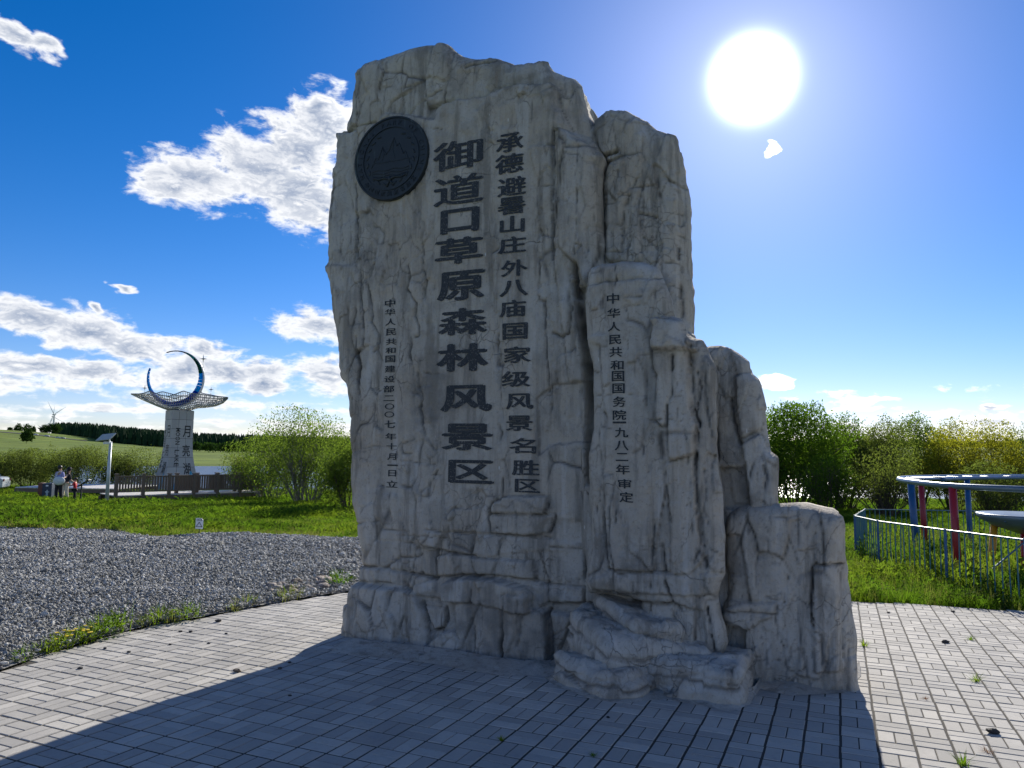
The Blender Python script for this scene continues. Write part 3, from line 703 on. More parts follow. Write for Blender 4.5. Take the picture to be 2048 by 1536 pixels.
plA = [
    (Z('2', (60, -20), (1700, -20), (2000, 700), (1600, 660), (1590, 350), (1400, 362), (1280, 370), (1120, 440), (835, 490), (770, 600), (700, 600), (620, 570), (450, 560), (370, 620), (160, 680), (60, 690)), -.045, 3),
    (Z('2', (880, 0), (1600, 0), (1640, 420), (1560, 345), (1400, 365), (1280, 370), (1120, 440), (835, 490), (835, 420), (870, 262)), -.035, 2),
    (Z('2', (450, 560), (480, 490), (530, 440), (640, 370), (750, 312), (840, 338), (835, 500), (770, 590), (600, 570)), -.035, 2.5),
    (Z('2', (1600, 200), (2000, 200), (2000, 800), (1750, 720), (1680, 660), (1610, 500)), -.14, 16),
    (Z('2', (-60, 640), (240, 640), (240, 1060), (255, 1300), (250, 1600), (-100, 1600)), -.035, 2.5),
    (Z('2', (-60, 640), (100, 640), (100, 900), (60, 1600), (-100, 1600)), -.02, 6),
    (Z('3', (-80, -40), (60, -40), (120, 350), (170, 600), (240, 1000), (280, 1400), (-80, 1400)), -.02, 8),
    (Z('2', (1592, 668), (1670, 662), (1720, 700), (1850, 800), (2000, 900), (2000, 2400), (1700, 2400), (1600, 1600), (1590, 1400)), .05, 2.2),
    (Z('2', (1585, 680), (1625, 680), (1620, 1300), (1600, 1560), (1585, 1560)), -.06, 1.6),
    (Z('3', (600, 100), (690, 30), (720, 200), (700, 330), (660, 360), (620, 310), (590, 260)), .02, 2),
    (Z('3', (610, 480), (660, 380), (670, 520), (640, 700), (690, 900), (700, 1150), (640, 1180), (630, 1000), (600, 700)), -.025, 2),
    (Z('3', (660, 930), (700, 1000), (670, 1080), (700, 1180), (760, 1160), (760, 930)), .02, 2),
    (Z('3', (1480, 340), (1530, 340), (1600, 560), (1650, 590), (1720, 550), (1730, 900), (1590, 920), (1560, 970), (1480, 1010)), -.03, 2.5),
    (Z('3', (1480, 1010), (1590, 920), (1850, 900), (1850, 1300), (1560, 1330), (1500, 1400)), -.055, 2.5),
    (Z('3', (1750, 250), (1830, 250), (1880, 1000), (1870, 1600), (1820, 1600), (1800, 700)), -.14, 4),
    (Z('3', (560, 1330), (700, 1290), (830, 1400), (800, 1470), (760, 1536), (690, 1700), (560, 1450)), -.02, 3),
    (Z('4', (870, 300), (930, 262), (1000, 270), (1160, 245), (1165, 430), (870, 412)), .03, 2),
    (Z('4', (1250, 185), (1380, 175), (1568, 182), (1545, 295), (1440, 310), (1180, 300), (1185, 225)), .075, 2),
    (Z('4', (1165, 300), (1530, 306), (1610, 300), (1600, 350), (1558, 432), (1400, 442), (1165, 430)), .05, 2),
    (Z('4', (730, 408), (1000, 440), (1450, 462), (1780, 500), (1790, 545), (1400, 560), (1120, 590), (1000, 578), (870, 560), (690, 510), (690, 450)), .025, 2),
    (Z('4', (1560, 330), (1790, 350), (1800, 900), (1450, 760), (1440, 560), (1440, 480)), -.05, 8),
    (Z('4', (800, 592), (880, 572), (1000, 585), (1200, 605), (1450, 622), (1470, 742), (1260, 720), (1000, 708), (800, 722)), .075, 2),
    (Z('4', (790, 745), (860, 722), (990, 712), (1250, 725), (1450, 752), (1560, 780), (1800, 805), (1800, 905), (1560, 900), (1430, 965), (1270, 930), (1080, 890), (880, 880), (640, 850), (650, 790)), .05, 3),
    (Z('4', (200, 660), (440, 672), (790, 745), (790, 830), (640, 850), (450, 768), (200, 750)), .03, 2.2),
    (Z('4', (870, 760), (990, 722), (1250, 742), (1430, 795), (1465, 830), (1462, 930), (1560, 962), (1585, 1300), (1560, 1450), (780, 1450), (780, 1180), (870, 1090), (970, 1080), (960, 900), (880, 880)), .15, 3.2),
    (Z('4', (150, 740), (300, 785), (530, 806), (640, 822), (690, 880), (740, 1000), (790, 1180), (760, 1450), (-100, 1450), (-100, 740)), .11, 4),
    (Z('4', (500, 820), (640, 822), (700, 900), (780, 1180), (560, 1230), (540, 1000), (500, 950)), -.05, 3),
    (Z('4', (700, 905), (960, 900), (970, 1070), (880, 1085), (800, 1085), (1000, 1180), (1050, 1260), (800, 1200), (750, 1060)), .03, 2.2),
    (Z('4', (720, 925), (868, 935), (880, 1000), (862, 1060), (795, 1085), (760, 1010)), .05, 2.2),
    (Z('4', (1290, 830), (1460, 830), (1462, 950), (1420, 966), (1280, 940)), .05, 2.5),
    (Z('4', (1300, 950), (1420, 966), (1400, 1100), (1380, 1200), (1420, 1200), (1420, 1400), (1290, 1400)), .03, 2),
    (Z('4', (1100, 890), (1285, 930), (1285, 1160), (1300, 1330), (1105, 1290)), .025, 2),
    (Z('4', (1560, 960), (1730, 985), (1700, 1070), (1600, 1300), (1585, 1300)), .06, 3),
    (Z('4', (1560, 905), (1850, 915), (2100, 960), (2100, 1010), (1700, 990), (1560, 955)), -.05, 2.5),
]
def c(tg, pts, w=1.35, d=.022): return (Z(tg, *pts), w, d)
crA = [c('2', [(570, 385), (620, 370), (690, 340), (750, 312)]), c('2', [(445, 555), (470, 490), (530, 440), (600, 410)]), c('2', [(590, 570), (640, 500), (740, 440), (830, 390)]), c('2', [(740, 370), (840, 338)]),
       c('2', [(870, 260), (895, 170), (900, 120)], 1.8, .03), c('2', [(835, 490), (835, 420), (870, 265)]), c('2', [(980, 240), (1060, 215), (1150, 205), (1190, 200)], 1.8, .03),
       c('2', [(830, 490), (960, 460), (1110, 435), (1200, 385), (1290, 365), (1400, 365), (1560, 345), (1600, 370)], 1.2, .012), c('2', [(1120, 380), (1140, 410), (1180, 370)]), c('2', [(1570, 240), (1600, 320), (1620, 500), (1700, 660)], 1.4, .03),
       c('2', [(1590, 670), (1600, 800), (1605, 1000), (1610, 1200), (1590, 1400)], 2, .05), c('2', [(160, 675), (260, 650), (370, 620)], 2.2, .045), c('2', [(240, 1050), (250, 1200), (235, 1300), (250, 1450), (245, 1536)], 2, .05),
       c('2', [(265, 1170), (255, 1300), (270, 1400), (260, 1536)]), c('2', [(1500, 980), (1480, 1100), (1490, 1250), (1470, 1330)]), c('2', [(1430, 1060), (1500, 1070), (1580, 1060)]), c('2', [(1500, 1350), (1530, 1440), (1560, 1460)]),
       c('2', [(1740, 700), (1760, 800), (1755, 1000), (1760, 1300), (1740, 1536)]), c('2', [(600, 1150), (640, 1250), (700, 1300), (720, 1400)], 1, .012), c('2', [(360, 1340), (400, 1340), (430, 1380), (430, 1450)], 1.5, .02),
       c('3', [(270, 60), (275, 150), (270, 300), (290, 420), (300, 560), (290, 660)], 1.8, .04), c('3', [(370, 90), (350, 160), (310, 200), (330, 300), (350, 400), (350, 480)], 1.8, .035), c('3', [(345, 480), (370, 530), (400, 600), (395, 670), (360, 690)], 1.5, .03),
       c('3', [(240, 590), (245, 720), (270, 790), (255, 850), (265, 980)], 2.0, .05), c('3', [(210, 540), (235, 440), (240, 400)], 2, .045), c('3', [(600, 100), (610, 170), (590, 260), (620, 310), (660, 360), (640, 440), (670, 520), (665, 580), (640, 590)], 1.8, .035),
       c('3', [(690, 30), (700, 120), (720, 200), (700, 330)], 1.8, .04), c('3', [(620, 480), (600, 560), (620, 640), (600, 700), (625, 800), (630, 1000), (630, 1150)], 1.5, .03), c('3', [(660, 930), (700, 1020), (670, 1080), (690, 1150), (690, 1180)], 2.4, .05),
       c('3', [(655, 830), (660, 950)]), c('3', [(1160, 200), (1180, 260), (1170, 330), (1190, 430), (1210, 560), (1200, 700), (1210, 780), (1170, 830), (1180, 880), (1160, 1000), (1200, 1050), (1210, 1150), (1230, 1250), (1220, 1360), (1180, 1400)], 2.2, .045),
       c('3', [(1135, 60), (1140, 180), (1160, 200)], 1.6, .03), c('2', [(1140, 1250), (1150, 1400), (1135, 1536)], 1.6, .03), c('2', [(700, 1300), (690, 1450), (700, 1536)], 1.6, .03),
       c('3', [(780, 840), (860, 850), (960, 835)], 1.2), c('3', [(700, 830), (800, 860), (900, 890), (1100, 880), (1170, 830)], 1.2), c('3', [(700, 1150), (900, 1155), (1100, 1140)], 1.2),
       c('3', [(1490, 10), (1500, 120), (1480, 300), (1500, 340), (1530, 340), (1530, 480), (1540, 700), (1555, 900), (1550, 970)], 1.8, .035), c('3', [(1580, 560), (1650, 590), (1700, 560), (1720, 400), (1700, 300), (1730, 200)], 1.6, .04),
       c('3', [(1560, 960), (1590, 920), (1750, 905)], 1.4, .02), c('3', [(1480, 1010), (1580, 990)]), c('3', [(1740, 100), (1745, 300), (1760, 420), (1790, 560), (1810, 700), (1830, 900), (1840, 1100)], 5, .12),
       c('3', [(200, 1380), (350, 1340), (560, 1320), (640, 1290)], 1.5, .02), c('3', [(550, 1330), (570, 1390), (620, 1390)], 1.5, .03), c('3', [(560, 1440), (700, 1450), (800, 1470)], 1.3),
       c('4', [(385, 180), (370, 300), (385, 380), (385, 470)]), c('4', [(380, 480), (560, 490), (720, 520), (870, 560), (1000, 580), (1110, 590)], 1.7, .03), c('4', [(250, 365), (400, 350)], 1.6, .025), c('4', [(430, 400), (600, 420)], 1.8, .02),
       c('4', [(560, 445), (750, 450), (900, 470)], 1.2), c('4', [(730, 405), (830, 420), (1030, 430), (1160, 430), (1400, 450), (1570, 465)], 1.8, .03), c('4', [(690, 220), (685, 150), (750, 110), (780, 60), (800, 0)], 1.6, .03),
       c('4', [(870, 410), (870, 310), (900, 270), (960, 260)], 1.8, .03), c('4', [(1160, 430), (1165, 300), (1180, 220), (1240, 200), (1250, 60)], 1.8, .035), c('4', [(1165, 300), (1350, 300), (1530, 310), (1560, 240), (1570, 185)], 1.8, .035),
       c('4', [(1540, 300), (1610, 310), (1600, 350), (1560, 430)], 1.8, .03), c('4', [(1040, 440), (1030, 560)], 1.5, .03), c('4', [(680, 600), (680, 530)]), c('4', [(450, 665), (540, 600), (660, 600), (690, 570)], 1.8, .03),
       c('4', [(270, 655), (370, 660), (440, 670), (560, 690), (700, 720), (790, 745)], 2.2, .045), c('4', [(210, 750), (350, 770), (450, 765), (600, 795), (650, 810)], 1.6, .03), c('4', [(790, 550), (790, 740)], 2.4, .05),
       c('4', [(640, 850), (650, 740), (700, 700)], 1.5, .03), c('4', [(490, 950), (500, 860), (530, 810), (640, 820)], 1.7, .03), c('4', [(410, 940), (490, 960), (530, 1000), (540, 1160)], 1.5, .025),
       c('4', [(700, 900), (740, 960), (750, 1060), (780, 1180)], 3, .06), c('4', [(870, 930), (880, 1000), (860, 1070), (790, 1090)], 2.6, .05), c('4', [(960, 900), (965, 1080)], 2, .04), c('4', [(880, 780), (880, 880), (960, 890), (1080, 890), (1090, 800)], 1.7, .03),
       c('4', [(1080, 890), (1270, 930), (1420, 965), (1460, 950)], 1.8, .03), c('4', [(1080, 900), (1080, 1030)], 1.6, .03), c('4', [(1100, 1040), (1105, 1290)], 1.6, .035), c('4', [(1280, 940), (1290, 1100), (1280, 1160), (1300, 1320)], 2.6, .05),
       c('4', [(1300, 950), (1320, 880), (1310, 820)], 1.4, .02), c('4', [(1380, 1190), (1400, 1100), (1420, 960)], 1.8, .035), c('4', [(970, 1090), (1030, 1180), (1000, 1200)], 1.4), c('4', [(1560, 960), (1570, 1100), (1585, 1300)], 3.2, .08),
       c('4', [(1460, 960), (1560, 910), (1555, 800), (1560, 560)], 1.5, .02), c('4', [(1560, 900), (1700, 920), (1850, 910)], 2.4, .04), c('4', [(1550, 770), (1700, 800), (1800, 800)], 1.6, .025), c('4', [(1800, 560), (1800, 900)], 2.6, .06),
       c('4', [(1560, 530), (1790, 540)], 1.6, .025), c('4', [(860, 720), (1000, 710), (1260, 720), (1440, 750), (1550, 775)], 2.2, .04), c('4', [(1570, 1140), (1700, 1070)], 1.6, .02), c('4', [(1460, 760), (1450, 620)], 1.2),
       c('5', [(230, 850), (240, 990)], 2.2, .05), c('5', [(160, 950), (200, 960), (160, 1010)], 1.6, .04)]
slab, fieldA = rock_body('main_slab', oA, -.20, .95, .20, 21, plA, crA, MON, smooth=SM_A, auto=26, lump=.035, stri=.011)

oB = Z('f', (1170, 262), (1183, 245), (1188, 239), (1212, 219), (1253, 217), (1269, 226), (1289, 232), (1308, 248), (1334, 258), (1347, 263), (1354, 274), (1357, 310), (1362, 343), (1373, 372), (1376, 398), (1375, 473),
       (1372, 531), (1377, 564), (1382, 593), (1381, 668), (1392, 800), (1410, 1200), (1415, 1380), (1180, 1380), (1150, 900), (1150, 400))
crB = [c('5', [(265, 210), (275, 300), (300, 380), (335, 400), (405, 370)], 2.6, .07), c('5', [(335, 400), (335, 440), (430, 410)], 2.4, .06), c('5', [(340, 450), (320, 500), (310, 600), (320, 700), (310, 820), (325, 830), (320, 1050)], 4, .10),
       c('5', [(340, 830), (440, 835)]), c('5', [(345, 840), (350, 1000), (450, 1000), (450, 860), (460, 720), (490, 650)], 1.8, .035), c('5', [(490, 650), (430, 650)]), c('5', [(545, 600), (555, 800), (555, 1000)], 1.6, .03), c('5', [(560, 760), (650, 780)], 2, .03),
       c('5', [(510, 600), (530, 540), (550, 540)], 1.6, .03), c('5', [(430, 410), (550, 385)]), c('5', [(500, 830), (495, 960)]), c('5', [(655, 800), (655, 940)]), c('5', [(690, 940), (690, 1090)]), c('5', [(550, 590), (650, 590)]), c('5', [(780, 880), (830, 900)], 2, .03),
       c('5', [(780, 960), (790, 1100), (795, 1200), (805, 1390)], 2.4, .05), c('5', [(710, 1065), (780, 1060)], 2.2, .03), c('5', [(740, 600), (790, 610)]), c('5', [(770, 750), (800, 740)]), c('5', [(560, 900), (640, 950), (700, 1000), (805, 1005)]), c('5', [(350, 700), (450, 690)], 1, .01),
       c('5', [(440, 60), (470, 200), (420, 330)], 1, .01)]
plB = [(Z('5', (430, 405), (560, 385), (560, 1060), (345, 1060), (345, 460)), .035, 3), (Z('5', (555, 590), (660, 590), (655, 1000), (555, 1000)), -.02, 2), (Z('5', (780, 500), (900, 500), (900, 1500), (800, 1400), (780, 960)), -.08, 5),
       (Z('5', (480, 130), (620, 190), (900, 260), (900, 600), (700, 560), (640, 340)), -.05, 9), (Z('5', (460, 720), (500, 650), (500, 960), (450, 990)), -.03, 2)]
rock_body('rear_pillar', oB, -.42, .62, .17, 33, plB, crB, MON, auto=12, lump=.03, stri=.012)

oD = Z('f', (1405, 700), (1411, 691), (1445, 690), (1461, 696), (1484, 709), (1497, 722), (1502, 745), (1517, 758), (1526, 790), (1533, 816), (1530, 823), (1531, 842), (1535, 872), (1543, 901), (1556, 914), (1557, 930), (1557, 1005),
       (1562, 1150), (1565, 1385), (1400, 1385), (1400, 900))
crD = [c('6', [(1015, 230), (1010, 500), (1030, 800)], 2.6, .05), c('6', [(1110, 420), (1130, 550), (1170, 700)], 2.8, .06), c('6', [(1140, 280), (1150, 500)], 1.6, .03), c('6', [(1180, 660), (1240, 640), (1300, 610)], 1.8, .03), c('6', [(1040, 850), (1130, 845), (1200, 830)], 2, .02),
       c('6', [(1310, 830), (1330, 900), (1310, 1060)], 2.4, .05), c('6', [(1210, 840), (1220, 1050)], 1.5, .02), c('6', [(1060, 100), (1110, 160), (1150, 280)], 1.8, .03), c('6', [(1290, 490), (1330, 485)], 1.6, .03)]
plD = [(Z('6', (1070, 60), (1130, 250), (1140, 400), (1160, 650), (1180, 700), (1180, 830), (1020, 850), (1010, 200)), -.05, 5), (Z('6', (1130, 280), (1260, 260), (1330, 480), (1290, 620), (1180, 660)), .04, 3),
       (Z('6', (1180, 700), (1290, 640), (1340, 700), (1400, 790), (1400, 1100), (1220, 1100), (1200, 830)), .07, 3.5), (Z('6', (1020, 850), (1200, 840), (1225, 1100), (1040, 1100)), -.09, 5)]
rock_body('rear_lobe', oD, -.40, .55, .15, 45, plD, crD, MON, auto=8, lump=.03, stri=.014)

oC = Z('f', (1170, 541), (1176, 531), (1200, 524), (1240, 519), (1285, 520), (1312, 530), (1328, 560), (1340, 600), (1346, 634), (1360, 638), (1373, 649), (1380, 668), (1382, 671), (1403, 676), (1409, 692), (1425, 722), (1430, 735), (1427, 790), (1432, 823), (1432, 888),
       (1438, 953), (1443, 1002), (1450, 1083), (1451, 1150), (1441, 1171), (1437, 1195), (1443, 1239), (1455, 1290), (1446, 1308), (1429, 1316), (1409, 1314), (1375, 1306), (1340, 1287), (1290, 1262), (1278, 1250), (1276, 1212), (1255, 1196), (1205, 1188), (1176, 1188), (1168, 1168), (1170, 1116), (1176, 1098),
       (1176, 1057), (1172, 1000), (1173, 953), (1175, 901), (1183, 855), (1181, 790), (1181, 725), (1170, 676), (1168, 603), (1167, 564))
crC = [c('5', [(215, 1200), (350, 1170), (500, 1160), (680, 1155)], 1.8, .03), c('5', [(240, 1210), (250, 1350), (280, 1350), (350, 1330)]), c('5', [(440, 1270), (560, 1270)]), c('5', [(640, 1410), (640, 1530)], 3.4, .08),
       c('6', [(635, 0), (640, 230), (660, 280), (650, 560), (690, 590), (720, 580), (730, 460), (760, 400), (765, 160)], 2.4, .05), c('6', [(865, 100), (860, 280), (875, 480), (910, 570), (890, 700), (895, 1000), (930, 1250), (960, 1450)], 2.8, .06), c('6', [(300, 90), (310, 250)], 1.4, .02),
       c('6', [(350, 400), (420, 395), (580, 400)], 1.4, .016), c('6', [(330, 500), (350, 540)]), c('6', [(570, 590), (575, 770)], 1.4, .02), c('6', [(320, 870), (380, 880), (390, 1010)], 1.5, .025), c('6', [(400, 1050), (405, 1180)], 2, .035),
       c('6', [(330, 900), (320, 1100), (330, 1250), (350, 1400), (360, 1480), (450, 1480), (620, 1490)], 1.8, .035), c('6', [(630, 1130), (635, 1480)], 2, .04), c('6', [(700, 830), (720, 1000), (740, 1180)], 1.8, .03), c('6', [(690, 1370), (710, 1500)], 1.8, .03),
       c('6', [(545, 150), (700, 150)], 1, .012), c('6', [(595, 250), (590, 480)], 1.4, .02), c('6', [(830, 600), (860, 700), (850, 820)]), c('6', [(1000, 200), (960, 100)]), c('6', [(955, 260), (960, 480), (1000, 700), (1000, 900)], 2, .03), c('6', [(240, 250), (300, 260)]),
       c('7', [(460, 100), (470, 280), (490, 410), (550, 430), (740, 425), (750, 150)], 1.6, .03), c('7', [(800, 270), (820, 480), (850, 560), (860, 610)], 2.4, .05), c('7', [(1000, 50), (1030, 250), (1060, 400)], 2, .04), c('7', [(1060, 640), (1080, 800), (1110, 920)], 2.4, .05),
       c('7', [(610, 590), (740, 620), (860, 610), (1030, 660)], 2.4, .05), c('7', [(400, 530), (520, 540), (640, 550), (850, 560)], 2.2, .035), c('7', [(860, 610), (910, 650)], 1.6, .03), c('7', [(1010, 580), (1090, 550)], 1.8, .03), c('7', [(640, 440), (630, 540)], 1.2),
       c('6', [(900, 250), (930, 350), (900, 480)], 1.6, .025), c('6', [(700, 1330), (560, 1350)], 1, .012), c('6', [(480, 1300), (540, 1330), (560, 1480)], 1, .012)]
plC = [(Z('5', (180, 1040), (700, 1040), (700, 1150), (540, 1160), (330, 1175), (190, 1200)), -.05, 3), (Z('5', (640, 1405), (860, 1380), (900, 1600), (640, 1600)), .09, 2.4),
       (Z('6', (640, -60), (870, -40), (860, 280), (880, 500), (910, 580), (890, 760), (740, 800), (730, 460), (720, 590), (690, 590), (655, 560), (660, 280), (640, 230)), .09, 2.4),
       (Z('6', (865, 0), (940, 40), (1020, 220), (1010, 400), (1020, 700), (1040, 900), (1080, 1300), (960, 1450), (930, 1250), (895, 1000), (890, 700), (910, 570), (875, 480), (860, 280)), -.03, 2.4),
       (Z('6', (950, 100), (1030, 230), (1015, 500), (1030, 700), (1060, 1000), (1000, 1000), (1000, 700), (955, 400)), .035, 2.2),
       (Z('6', (580, 100), (640, 240), (650, 560), (700, 600), (720, 900), (740, 1200), (760, 1500), (640, 1500), (630, 1130), (600, 900), (570, 590), (590, 400)), -.03, 3),
       (Z('6', (210, 60), (300, 90), (320, 420), (350, 560), (320, 870), (330, 1250), (350, 1500), (150, 1560), (150, 900), (255, 600), (250, 300)), -.05, 2.8),
       (Z('6', (690, 830), (880, 760), (895, 1000), (930, 1250), (950, 1400), (860, 1500), (740, 1500), (735, 1100)), .04, 2.4),
       (Z('7', (380, 0), (460, 100), (480, 400), (550, 432), (740, 428), (800, 270), (850, 560), (640, 545), (400, 530), (340, 540)), -.01, 2.2),
       (Z('7', (600, 560), (850, 560), (1100, 560), (1160, 640), (1200, 900), (1050, 940), (640, 760), (660, 620)), -.06, 2.6), (Z('7', (610, 590), (850, 612), (1030, 662), (1060, 900), (900, 860), (680, 740), (670, 640)), -.05, 2.4),
       (Z('7', (1040, 430), (1180, 440), (1150, 520), (1090, 560), (1060, 520)), .05, 2.2)]
front, fieldC = rock_body('front_slab', oC, .05, .62, .13, 57, plC, crC, MON, smooth=SM_C, auto=14, vmin=-.12, lump=.03, stri=.015)

oE = Z('f', (1442, 1226), (1453, 1171), (1449, 1100), (1450, 1041), (1457, 1027), (1474, 1014), (1505, 1009), (1542, 1009), (1583, 1007), (1631, 1015), (1669, 1021), (1686, 1032), (1691, 1051), (1691, 1085), (1689, 1109), (1696, 1147), (1703, 1191), (1708, 1239),
       (1715, 1290), (1717, 1345), (1717, 1395), (1445, 1395), (1444, 1300))
crE = [c('7', [(1255, 210), (1310, 600)], 1.8, .03), c('7', [(1175, 440), (1220, 440)]), c('7', [(1300, 600), (1460, 600), (1470, 670), (1300, 660), (1150, 650)], 1.8, .03), c('7', [(1460, 620), (1475, 830)], 1.4, .02), c('7', [(1520, 600), (1530, 480), (1540, 440)]), c('7', [(1680, 400), (1680, 600), (1690, 780)], 2.4, .05),
       c('7', [(1690, 385), (1740, 385), (1860, 375)], 2.6, .05), c('7', [(1690, 300), (1700, 380)], 2, .035), c('7', [(1500, 800), (1530, 1000)]), c('7', [(1620, 860), (1640, 990), (1540, 1010)]), c('7', [(1740, 780), (1740, 950)], 1.6, .025), c('7', [(1700, 770), (1740, 790)]),
       c('7', [(1600, 30), (1600, 300), (1700, 290)]), c('7', [(1400, 570), (1460, 565)]), c('7', [(1175, 760), (1290, 770)], 2.2, .04), c('7', [(1370, 80), (1420, 180), (1400, 260)], 1, .01), c('7', [(1170, 430), (1215, 500), (1180, 580)], 1.4, .02)]
plE = [(Z('7', (1100, 200), (1250, 210), (1275, 380), (1312, 600), (1140, 590)), -.07, 3), (Z('7', (1682, 402), (1700, 388), (1840, 380), (1835, 500), (1860, 1000), (1700, 1010), (1690, 780)), .06, 2.4),
       (Z('7', (1100, 690), (1180, 740), (1280, 770), (1290, 1100), (1100, 1100)), -.14, 3), (Z('7', (1130, 640), (1300, 600), (1460, 602), (1465, 668), (1290, 770), (1160, 690)), .05, 2.2),
       (Z('7', (1700, 60), (2000, 100), (2000, 385), (1690, 385), (1690, 300), (1600, 300), (1600, 60)), .03, 2.4), (Z('7', (1780, 380), (2050, 370), (2050, 1150), (1840, 1150), (1835, 500)), -.07, 8), (Z('7', (1500, 780), (1620, 860), (1640, 990), (1540, 1010)), .015, 2)]
rock_body('corner_block', oE, -.27, .78, .15, 69, plE, crE, MON, auto=12, lump=.03, stri=.010)

# low step rocks at the foot: shaped from above
def boulder(name, foot, ztop, r, seed, slope=(0, 0), cell=.016):
    """foot: world xy outline; top near ztop"""
    poly = densify([(p[0], p[1]) for p in foot], .05, .02, seed); P0 = poly.min(0); P1 = poly.max(0)
    nx = int((P1[0]-P0[0])/cell)+2; ny = int((P1[1]-P0[1])/cell)+2
    X, Y = np.meshgrid(P0[0]+np.arange(nx)*cell, P0[1]+np.arange(ny)*cell, indexing='ij')
    ins = inpoly(X, Y, poly); d, bx, by = segdist(X, Y, poly, True, True); ins &= d > cell*.35
    qd = ins[:-1, :-1] & ins[1:, :-1] & ins[1:, 1:] & ins[:-1, 1:]
    used = np.zeros_like(ins); cnt = np.zeros(ins.shape, int)
    for a, b in ((slice(None, -1), slice(None, -1)), (slice(1, None), slice(None, -1)), (slice(1, None), slice(1, None)), (slice(None, -1), slice(1, None))):
        used[a, b] |= qd; cnt[a, b] += qd
    bnd = used & (cnt < 4); U = np.where(bnd, bx, X)[used]; V = np.where(bnd, by, Y)[used]; dd = np.where(bnd, 0, d)[used]; b = bnd[used]
    idx = -np.ones(ins.shape, int); idx[used] = np.arange(used.sum())
    n3 = np.stack([U, V, U*0+seed], -1); rr = r*(1+.5*fbm(n3*4, seed, 3)); q = 1-np.clip(dd/rr, 0, 1)
    cx, cy = poly.mean(0)
    z = ztop-rr*(1-np.sqrt(np.maximum(1-q*q*.97, 0)))+(U-cx)*slope[0]+(V-cy)*slope[1]+fbm(n3*3, seed+1, 4)*.03+fbm(n3*14, seed+2, 3)*.008
    u_ = (U-cx)*UX[0]+(V-cy)*UX[1]; v_ = -(U-cx)*UX[1]+(V-cy)*UX[0]
    lay = fbm(np.stack([u_*2.2, v_*11, u_*0], -1), seed+3, 3)*.016
    z = z+lay*.6
    h1, e1 = facet(u_, v_, 2.6, 6.0, .016, .10, seed); h2, e2 = facet(u_, v_, 8, 13, .006, .10, seed+1); z = z+h1+h2; crk = np.exp(-(e1/.012)**2)*sstep(-.3, .3, fbm(n3*5, seed+9, 2)); z = z-crk*.016
    I = idx; f = np.stack([I[:-1, :-1][qd], I[1:, :-1][qd], I[1:, 1:][qd], I[:-1, 1:][qd]], -1)
    bi = np.where(b)[0]; e_ = .02
    def sdv(a, c_): return np.where(inpoly(a, c_, poly), -1, 1)*segdist(a, c_, poly, True)
    ga = sdv(U[bi]+e_, V[bi])-sdv(U[bi]-e_, V[bi]); gb = sdv(U[bi], V[bi]+e_)-sdv(U[bi], V[bi]-e_); L = np.hypot(ga, gb)+1e-9; ga /= L; gb /= L
    K = 18; verts = [np.stack([U, V, z], -1)]; ring = [bi]; nb = len(U); zb = -.0215*V[bi]-.05; cr = [crk*.8]
    for k in range(1, K+1):
        t_ = k/K; zz = z[bi]*(1-t_)+zb*t_
        hz = fbm(np.stack([U[bi]*2.4, V[bi]*2.4, zz*20+seed], -1), seed+5, 3)*.035+fbm(np.stack([U[bi]*9, V[bi]*9, zz*14], -1), seed+6, 2)*.012
        off = hz*math.sin(math.pi*min(t_*1.3, 1)*.5)+.03*t_
        lay_ = np.exp(-((zz-z[bi]+.07+.03*fbm(np.stack([U[bi]*3, V[bi]*3, U[bi]*0], -1), seed+8, 2))/.012)**2)
        h1, e1 = facet(u_[bi], zz, 2.0, 6.5, .016, .22, seed+2); h2, e2 = facet(u_[bi], zz, 10, 17, .005, .2, seed+3); fd = math.sin(math.pi*min(t_*2.2, 1)*.5)
        ck2 = np.exp(-(e1/.014)**2); off = off+(h1+h2-ck2*.016)*fd; lay_ = np.maximum(lay_, ck2*.8*fd)
        off = off-.018*lay_
        verts.append(np.stack([U[bi]+ga*off, V[bi]+gb*off, zz], -1)); ring.append(np.arange(len(bi))+nb); nb += len(bi); cr.append(lay_*.7)
    pos = -np.ones(len(U), int); pos[bi] = np.arange(len(bi))
    e = np.concatenate([f[:, [0, 1]], f[:, [1, 2]], f[:, [2, 3]], f[:, [3, 0]]]); key = e[:, 0].astype(np.int64)*10**7+e[:, 1]; rk = e[:, 1].astype(np.int64)*10**7+e[:, 0]
    rim = e[~np.isin(key, rk)]; a_, b_ = pos[rim[:, 0]], pos[rim[:, 1]]
    Fs = [f]+[np.stack([ring[k][b_], ring[k][a_], ring[k+1][a_], ring[k+1][b_]], -1) for k in range(K)]
    me = fastmesh(name, np.vstack(verts)-np.array(BASE), np.vstack(Fs), True)
    at_ = me.attributes.new('crack', 'FLOAT', 'POINT'); at_.data.foreach_set('value', np.concatenate(cr).astype(np.float32))
    return mesh_obj(name, me, ROCK, MON)
def gp(x, y, h=0):
    d = ray(x, y); t = (EYE-h)/(-d[2]-.0215*d[1]); return (t*d[0], t*d[1])
def back(p, a, b): return (p[0]+UX[0]*a-NX[0]*b, p[1]+UX[1]*a-NX[1]*b)
f1 = [gp(1104, 1356), gp(1140, 1372), gp(1210, 1396), gp(1262, 1394), gp(1301, 1378)]
boulder('step_stone', f1+[back(f1[-1], .05, .5), back(f1[0], .0, .55)], gp and -.105+.165, .05, 81)
f3 = [gp(1296, 1380), gp(1352, 1392), gp(1450, 1411), gp(1487, 1410), gp(1494, 1395)]
boulder('step_stone', f3+[back(f3[-1], .02, .45), back(f3[0], -.1, .55)], -.11+.24, .06, 83)
f2 = [back(f1[0], .06, .22), back(f1[2], .0, .16), back(f3[1], -.02, .17), back(f3[3], -.25, .22)]
